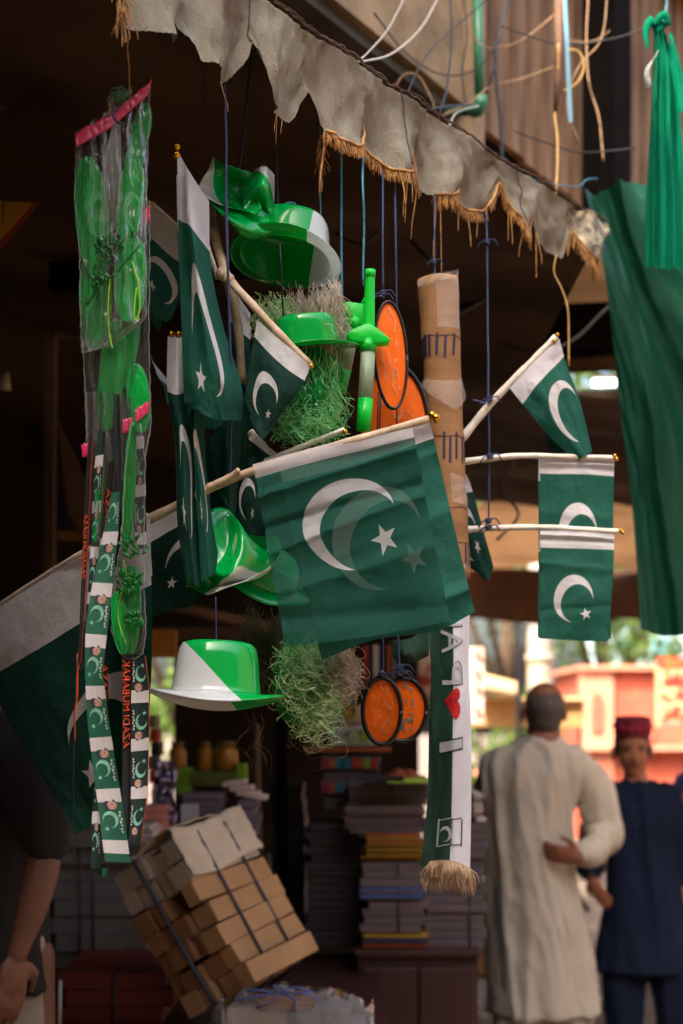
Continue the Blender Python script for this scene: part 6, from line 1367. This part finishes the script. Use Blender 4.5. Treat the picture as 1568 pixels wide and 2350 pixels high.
for k, (u, v, mm) in enumerate([(764, 1632, cC), (764, 1676, cC), (800, 1634, cY), (828, 1630, cmat('beige_cover', 200, 180, 140)), (812, 1688, cmat('sage_cover', 150, 170, 130)), (838, 1686, cG)]):
    a, b = P(u - 11, v + 14, 4.985), P(u + 11, v - 12, 4.985)
    o = MB().box(((a.x + b.x) / 2, 5.0, (a.z + b.z) / 2), (b.x - a.x, .05, b.z - a.z)).build('small_box', mm, None, False); tag(o, ['cyan box on the upper patterned pile', 'cyan box on the lower patterned pile', 'yellow box beside the upper cyan box', 'beige box right of the yellow box', 'sage box in the lower patterned pile', 'green box at the right of the lower patterned pile'][k], 'box', 'small patterned boxes')
shelf = MB().box((P(800, 0, 5).x, 5.1, P(0, 1720, 5).z), (.30, .32, .014)).build('shelf_board', cO, None, False); tag(shelf, 'orange edged shelf board above the coloured booklets', 'shelf')
o = MB().grid(lambda a, b: P(870 + 105 * a, 1790 - 22 * math.sin(a * 3) * b, 4.78 + .15 * b) + Vector((0, 0, .004 * math.sin(a * 20))), 14, 4).build('loose_papers', cO); tag(solid(o, .012), 'loose orange and white papers on the grey bundle', 'papers')
o = MB().box(P(935, 1790, 4.76), (.14, .2, .012)).build('green_notebook', cmat('lime_cover', 170, 210, 70), None, False); tag(o, 'lime green notebook lying before the loose papers', 'notebook')
o = MB().box(P(880, 1786, 4.76), (.13, .2, .014)).build('black_folder', M_black, None, False); tag(o, 'black folder lying beside the lime notebook', 'folder')
# standing books near the flag
k = 0
for u, wd, c_, lab in ((850, 10, 'dark', 'black'), (863, 12, 'white', 'white'), (880, 9, 'dark', 'second black'), (893, 8, 'orange', 'orange'), (905, 7, 'tan', 'tan'), (840, 9, 'red', 'red')):
    mm = dict(dark=M_black, white=cW, orange=cO, tan=cmat('tan_cover', 150, 116, 90), red=cR)[c_]; a, b = P(u - wd / 2, 1560, 5.3), P(u + wd / 2, 1480, 5.3)
    o = MB().box(((a.x + b.x) / 2, 5.4, (a.z + b.z) / 2), (b.x - a.x, .2, b.z - a.z)).build('upright_book', mm, None, False); tag(o, '%s book spine standing on the shelf under the biggest flag' % lab, 'book', 'upright books')
o = MB().box((P(830, 0, 5.3).x, 5.4, P(0, 1566, 5.3).z), (.42, .26, .02)).build('shelf_board', M_wood, None, False); tag(o, 'timber shelf carrying the upright books', 'shelf')
# posts
for u, v0, v1, Y, r, lab, mm in ((655, 1640, 2150, 5.1, .02, 'dark upright shelf post right of the jars', M_column), (600, 1660, 2140, 4.9, .012, 'thin leaning pole beside the white sheets', M_wood), (628, 1960, 2180, 4.8, .008, 'thin tan rod behind the cartons', M_wood), (258, -60, 600, 4.6, .035, 'dark metal post behind the bags of masks', M_blackpole)):
    o = MB().tube([P(u - 12, v0, Y), P(u, v1, Y)], r, 10).build('post', mm); tag(o, lab, 'post')
pk = thing('plank_frame', 'old timber door frame in the dark behind the bags', 'frame', P(180, 1240, 5.2))
for q in (((118, 760), (236, 770), 26), ((118, 760), (112, 1500), 22), ((236, 770), (250, 1300), 8)):
    a, b = P(q[0][0], q[0][1], 5.2), P(q[1][0], q[1][1], 5.2); d = b - a; MB().box((a + b) / 2, (d.length, .05, q[2] / F * 5.2), d.to_track_quat('X', 'Z').to_matrix()).build('plank', M_wood, pk, False)
o = MB().add([P(132, 960, 5.1), P(240, 1200, 5.1), P(250, 1330, 5.1), P(158, 1180, 5.1)], [(0, 1, 2, 3)]).build('brown_sheet', M_wood, None, False); tag(solid(o, .02), 'slanting brown board leaning behind the bags', 'board')
o = MB().box(P(180, 1230, 5.15), (.14, .05, .03)).build('yellow_bracket', cmat('ochre_paint', 150, 106, 30), None, False); tag(o, 'ochre bracket on the timber frame above the large flag', 'bracket')
kt = thing('paper_kite', 'yellow paper kite with red border hanging in the dark', 'kite', P(0, 500, 3.7))
kf = [P(-60, 392, 3.7), P(6, 400, 3.7), P(98, 455, 3.7), P(0, 572, 3.7), P(-60, 520, 3.7)]
solid(MB().add(kf, [(0, 1, 2, 3, 4)]).build('border', cmat('kite_red', 150, 44, 30), kt, False), .002)
ki = [P(-60, 402, 3.695), P(4, 412, 3.695), P(82, 458, 3.695), P(0, 552, 3.695), P(-60, 505, 3.695)]; solid(MB().add(ki, [(0, 1, 2, 3, 4)]).build('paper', cmat('kite_yellow', 196, 144, 16), kt, False), .002)
MB().tube([P(-20, 452, 3.69), P(90, 456, 3.69), P(160, 462, 3.69)], .004, 5).build('spar', M_column, kt)
o = MB().tube([P(10, 855, 4.2), P(12, 895, 4.2)], [.014, .018], 12).build('bulb_holder', cmat('grey_plastic', 150, 140, 130)); tag(o, 'grey bulb holder hanging at the left edge', 'lamp holder')
o = MB().ball(P(155, 462, 4.2), (.06, .06, .04), nu=16, nv=10).build('hanging_pot', M_dark); tag(o, 'dark round pan hanging beyond the kite tip', 'pan')
ys = MB().box(P(368, 1478, 4.6), (75 / F * 4.6, .03, 62 / F * 4.6)).build('yellow_crate', cmat('amber_box', 176, 116, 30), None, False); tag(ys, 'amber crate end on the high shelf behind the lowest bag', 'crate')
bm = MB().tube([P(330, 1375, 4.7), P(620, 1440, 4.9)], .02, 8).build('shelf_rail', M_wood); tag(bm, 'timber shelf rail behind the hanging hats', 'rail')
o = MB().box(P(520, 1455, 5.2), (.9, .3, .03)).build('high_shelf', M_wood, None, False); tag(o, 'high timber shelf behind the two-tone hat', 'shelf')
# left shelf goods
GJ = 'amber jars on the shelf'
for u, wd, lab in ((408, 38, 'narrow amber jar left on the green shelf'), (470, 34, 'middle amber jar on the green shelf'), (518, 56, 'wide amber jar with shiny wrap on the green shelf')):
    j = thing('amber_jar', lab, 'jar', P(u, 1760, 4.9), GJ); k = 4.9 / F
    MB().tube([P(u, 1768, 4.9), P(u, 1762, 4.9), P(u, 1725, 4.9), P(u, 1712, 4.9)], [wd / 2 * k * .9, wd / 2 * k, wd / 2 * k, wd / 2 * k * .7], 16).build('body', cmat('amber_glass', 176, 122, 20, .25), j); MB().tube([P(u, 1713, 4.9), P(u, 1702, 4.9)], wd / 2 * k * .8, 16).build('lid', cmat('dull_lid', 120, 90, 40), j)
o = MB().box(P(480, 1784, 4.9), (.25, .2, .05)).build('green_tray', cmat('olive_tray', 86, 98, 30), None, False); tag(o, 'olive green tray holding the amber jars', 'tray')
for u, v0, v1, w_, lab in ((424, 1762, 1822, 34, 'lime green box below the amber jars'), (556, 1752, 1800, 22, 'small lime box at the right of the tray')):
    o = MB().box(P(u, (v0 + v1) / 2, 4.85), (w_ / F * 4.85, .1, (v1 - v0) / F * 4.85)).build('lime_box', cmat('lime_paint', 120, 170, 30), None, False); tag(bevel(o, .004), lab, 'box', 'lime boxes')
pack('banded_column', 'red and grey banded stack seen against the bright opening', 'stack', 343, 362, 1640, 1830, 4.8, .12, 6, None, 'stacks', mats=[M_black, cR, cmat('grey_band', 120, 108, 100)], child='band')
o = MB().grid(lambda a, b: P(352 + 50 * a + 5 * math.sin(b * 9), 1745 + 150 * b, 4.6 + .03 * noise.noise(Vector((a * 5, b * 8, 1)))), 14, 30).build('foil_roll', mat('violet_foil', rgb(170, 160, 190), .18, .3, 20, .9, 30, metal=.8)); tag(o, 'shiny crumpled foil packs under the bright opening', 'foil')
pack('paper_bundle', 'lilac paper bundles behind the tied cartons', 'papers', 412, 500, 1820, 1900, 4.7, .25, 5, cmat('lilac_page', 116, 106, 122), 'paper bundles', child='ream')
pack('paper_bundle', 'small lilac bundle by the thin leaning pole', 'papers', 545, 590, 1838, 1925, 4.7, .2, 5, cmat('lilac_page', 116, 106, 122), 'paper bundles', child='ream')
o = MB().box(P(436, 1880, 4.5), (38 / F * 4.5, .03, 70 / F * 4.5)).build('white_card', cmat('pale_card', 190, 192, 200), None, False); tag(o, 'pale card standing before the lilac bundles', 'card')
for k, (u, v) in enumerate(((540, 1796), (556, 1808), (572, 1820), (588, 1826))):
    o = MB().box(P(u, v, 4.5), (.075, .12, .016), Euler((0, R(-8 + 6 * k), 0)).to_matrix()).build('white_parcel', cmat('cream_wrap', 206, 186, 176), None, False); tag(bevel(o, .005), ['white parcel topmost on the leaning pole', 'white parcel second from the top by the pole', 'white parcel third from the top by the pole', 'white parcel lowest by the leaning pole'][k], 'parcel', 'white parcels')
pack('pink_pile', 'pink paper pile right of the lanyard ends', 'papers', 330, 382, 1848, 1915, 4.5, .2, 4, cmat('pink_page', 226, 150, 136), 'paper bundles', child='ream')
pack('white_pile', 'white papers above the tied cartons', 'papers', 255, 350, 1895, 1935, 4.3, .25, 4, cmat('white_page', 210, 200, 192), 'paper bundles', child='ream')
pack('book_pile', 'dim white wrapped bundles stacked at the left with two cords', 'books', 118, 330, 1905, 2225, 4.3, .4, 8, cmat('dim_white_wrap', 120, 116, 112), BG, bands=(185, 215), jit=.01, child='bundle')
pack('red_box_pile', 'dark red boxes stacked at the lower left', 'boxes', 140, 388, 2232, 2350, 3.9, .4, 3, cmat('brick_red_box', 110, 40, 26), 'red boxes', bands=(262,), jit=.012, child='box')
o = MB().tube([P(138, 2250, 3.7), P(136, 2350, 3.7)], .006, 8).build('metal_rod', cmat('bright_metal', 190, 190, 190, .3)); tag(o, 'short bright metal rod beside the red boxes', 'rod')
# tied bundle of tilted cartons: local frame
bd = thing('tied_cartons', 'tilted bundle of small kraft cartons tied with blue straps', 'cartons', P(500, 2330, 3.9))
O = P(262, 2012, 3.72); ux = (P(470, 1915, 3.62) - O); ux.normalize()
# front face axes from the photo: across (bottom-left to right-top), down the tilted side, and depth to the right
ax_d = (P(424, 2345, 3.62) - P(250, 1990, 3.62)); H_ = ax_d.length; ax_d.normalize()
ax_w = (P(425, 1895, 3.62) - P(250, 1990, 3.62)); W_ = ax_w.length; ax_w.normalize()
ax_w = (ax_w - ax_d * ax_w.dot(ax_d)).normalized(); ax_n = ax_d.cross(ax_w).normalized()
if ax_n.y < 0: ax_n = -ax_n
sg = 1 if (Matrix.Rotation(R(36), 3, ax_d) @ ax_w).y < 0 else -1
rotY = Matrix.Rotation(R(36 * sg), 3, ax_d); ax_w = rotY @ ax_w; ax_n = rotY @ ax_n
O = P(250, 1990, 3.75); Dp = .30; W_ *= 1.18
rb = Matrix((ax_w, ax_d, ax_n)).transposed(); rn = random.Random(11)
ax_w, W_ = Vector((150, -88, 100)).normalized(), 204 / 870
ax_d, H_ = Vector((188, -60, -335)).normalized(), 372 / 870
ax_n, Dp = Vector((140, 273, 30)).normalized(), 300 / 870
O = P(258, 2016, 3.78); rb = Matrix((ax_w, ax_d, ax_n)).transposed()
nw, nh = 4, 7
for j in range(nh):
    cuts = [0] + [k_ / nw + rn.uniform(-.06, .06) for k_ in range(1, nw)] + [1]
    for i in range(nw):
        if (i, j) in ((2, 2),): continue
        mm = M_cartonp if j < 2 and i < 4 else (M_carton if (i == 3 or j == nh - 1) else M_cartond)
        wd_ = (cuts[i + 1] - cuts[i]) * W_
        c = O + ax_w * (W_ * (cuts[i] + cuts[i + 1]) / 2 + .02 * (j == nh - 1) + rn.uniform(-.003, .003)) + ax_d * H_ * (j + .5) / nh + ax_n * (Dp / 2 + rn.uniform(-.012, .016))
        rr = rb @ Euler((rn.gauss(0, .02), rn.gauss(0, .02), rn.gauss(0, .03))).to_matrix()
        o = MB().box(c, (wd_ * .97, H_ / nh * .96, Dp), rr).build('carton', mm, bd, False); bevel(o, .002, 1)
def bw_(a, b, n_=-.016): return O + ax_w * W_ * a + ax_d * H_ * b + ax_n * n_
mb = MB()
mb.tube(smooth_pts([bw_(.42, -.01), bw_(.44, .3), bw_(.46, .7), bw_(.5, 1.02)], 12), .0055, 6, flat=.5)
for d_ in (.3, .7):
    mb.tube([bw_(1.015, 0, Dp * d_), bw_(1.015, .5, Dp * d_), bw_(1.015, 1.0, Dp * d_), bw_(.9, 1.03, Dp * d_), bw_(.5, 1.03, Dp * d_)], .0045, 6, flat=.6)
    mb.tube([bw_(1.01, 0, Dp * d_), bw_(.9, -.02, Dp * d_), bw_(.3, -.02, Dp * d_)], .0045, 6)
mb.build('strap', M_strap, bd)
cv = MB().grid(lambda a, b: bw_(1.02 + .004 * math.sin(b * 9), -.06 + .32 * a + .02 * math.sin(b * 5), -.01 + (Dp + .02) * b) + Vector((.006 * noise.noise(Vector((a * 6, b * 6, 0))), 0, .008 * noise.noise(Vector((a * 4, b * 5, 3))))), 16, 16)
cv.grid(lambda a, b: bw_(1.02 - .75 * a, -.05 - .02 * math.sin(a * 6 + b * 3), -.01 + (Dp + .02) * b) + Vector((0, 0, .012 * noise.noise(Vector((a * 6, b * 5, 3))))), 16, 16)
solid(cv.build('paper_cover', cmat('cream_wrapping_paper', 206, 192, 168), bd), .002)
# film wrapped bundle at the bottom
wb = thing('wrapped_bundle', 'cartons wrapped in crumpled clear film at the bottom', 'package', P(670, 2350, 3.6))
for k, (u, v, w_, h_) in enumerate(((590, 2318, 150, 40), (730, 2320, 150, 46), (660, 2296, 130, 26), (600, 2362, 180, 40), (760, 2366, 160, 40))):
    o = MB().box(P(u, v, 3.72), (w_ / F * 3.7, .2, h_ / F * 3.7)).build('inner_box', [M_cartonp, cmat('grey_pack', 130, 120, 116), M_cartond][k % 3], wb, False); bevel(o, .004)
def wf(a, b):
    an = math.pi * (a - .04) * 1.08; x = 668 - 188 * math.cos(an); z = 2350 - 72 * max(0, math.sin(an)) ** .7 * (1 - .25 * (b - .5)); p = P(x, z if b > .2 else z + (2430 - z) * (.2 - b) * 5, 3.5 + .34 * b)
    d = .018 * fbm(Vector((a * 14, b * 5, 2)), 5) + .006 * abs(noise.noise(Vector((a * 40, b * 12, 4))))
    return p + Vector((d * .5, d, d * 1.4))
MB().grid(wf, 110, 40).build('wrap', M_wrap, wb)
tk = MB()
for k in range(7): a = k * .9; tk.tube(smooth_pts([P(640, 2278, 3.55), P(640 + 60 * math.cos(a), 2280 + 18 * math.sin(a), 3.54), P(640 + 100 * math.cos(a + .3), 2292 + 24 * math.sin(a + .3), 3.55)], 8), .003, 5)
tk.build('blue_twine', cmat('blue_twine', 90, 110, 170), wb)
# street clutter at the bottom right
bk = thing('bicycle', 'bicycle wheel partly hidden between the two men', 'bicycle', Vector((P(1350, 0, 9.5).x, 9.5, 0)))
c = Vector((P(1350, 0, 9.5).x, 9.5, .33)); mb = MB(); n = 40
Rr = .33
MB().tube([c + Vector((Rr * math.cos(2 * math.pi * k / n), 0, Rr * math.sin(2 * math.pi * k / n))) for k in range(n + 1)], .02, 8).build('tyre', cmat('tan_tyre', 200, 156, 96), bk)
mb = MB()
for k in range(16): a = 2 * math.pi * k / 16; mb.tube([c, c + Vector((Rr * math.cos(a), 0, Rr * math.sin(a)))], .002, 3)
mb.build('spokes', cmat('bright_metal', 190, 190, 190, .3), bk); MB().tube([c, c + Vector((-.3, 0, .45)), c + Vector((-.32, 0, .7))], .016, 8).build('fork', M_blackpole, bk)
MB().tube([c + Vector((-.3, 0, .42)), c + Vector((-.9, .02, .38))], .016, 8).build('top_tube', M_blackpole, bk)
for u, v, Y, s, lab, mm in ((1115, 2260, 9, .16, 'low wooden box on the lane left of the old man', M_carton), (1108, 2215, 10, .14, 'white sack behind the low wooden box', cW), (1445, 2290, 9, .18, 'brown crate on the lane between the young mans legs', M_cartond)):
    x = P(u, v, Y).x; o = MB().box((x, Y, s), (s * 1.6, s * 1.6, s * 2)).build('lane_box', mm, None, False); tag(bevel(o, .02, 3), lab, 'box')
# pebbly litter on the ground
rn = random.Random(21); mb = MB()
for k in range(500):
    p = Vector((rn.uniform(-1, 4.5), rn.uniform(7.2, 15), .006)); mb.box(p, (.02 + .05 * rn.random(), .02 + .05 * rn.random(), .012), Matrix.Rotation(rn.random() * 3, 3, 'Z'))
mb.build('litter', cmat('pale_litter', 190, 170, 150), None, False, kind='stuff')
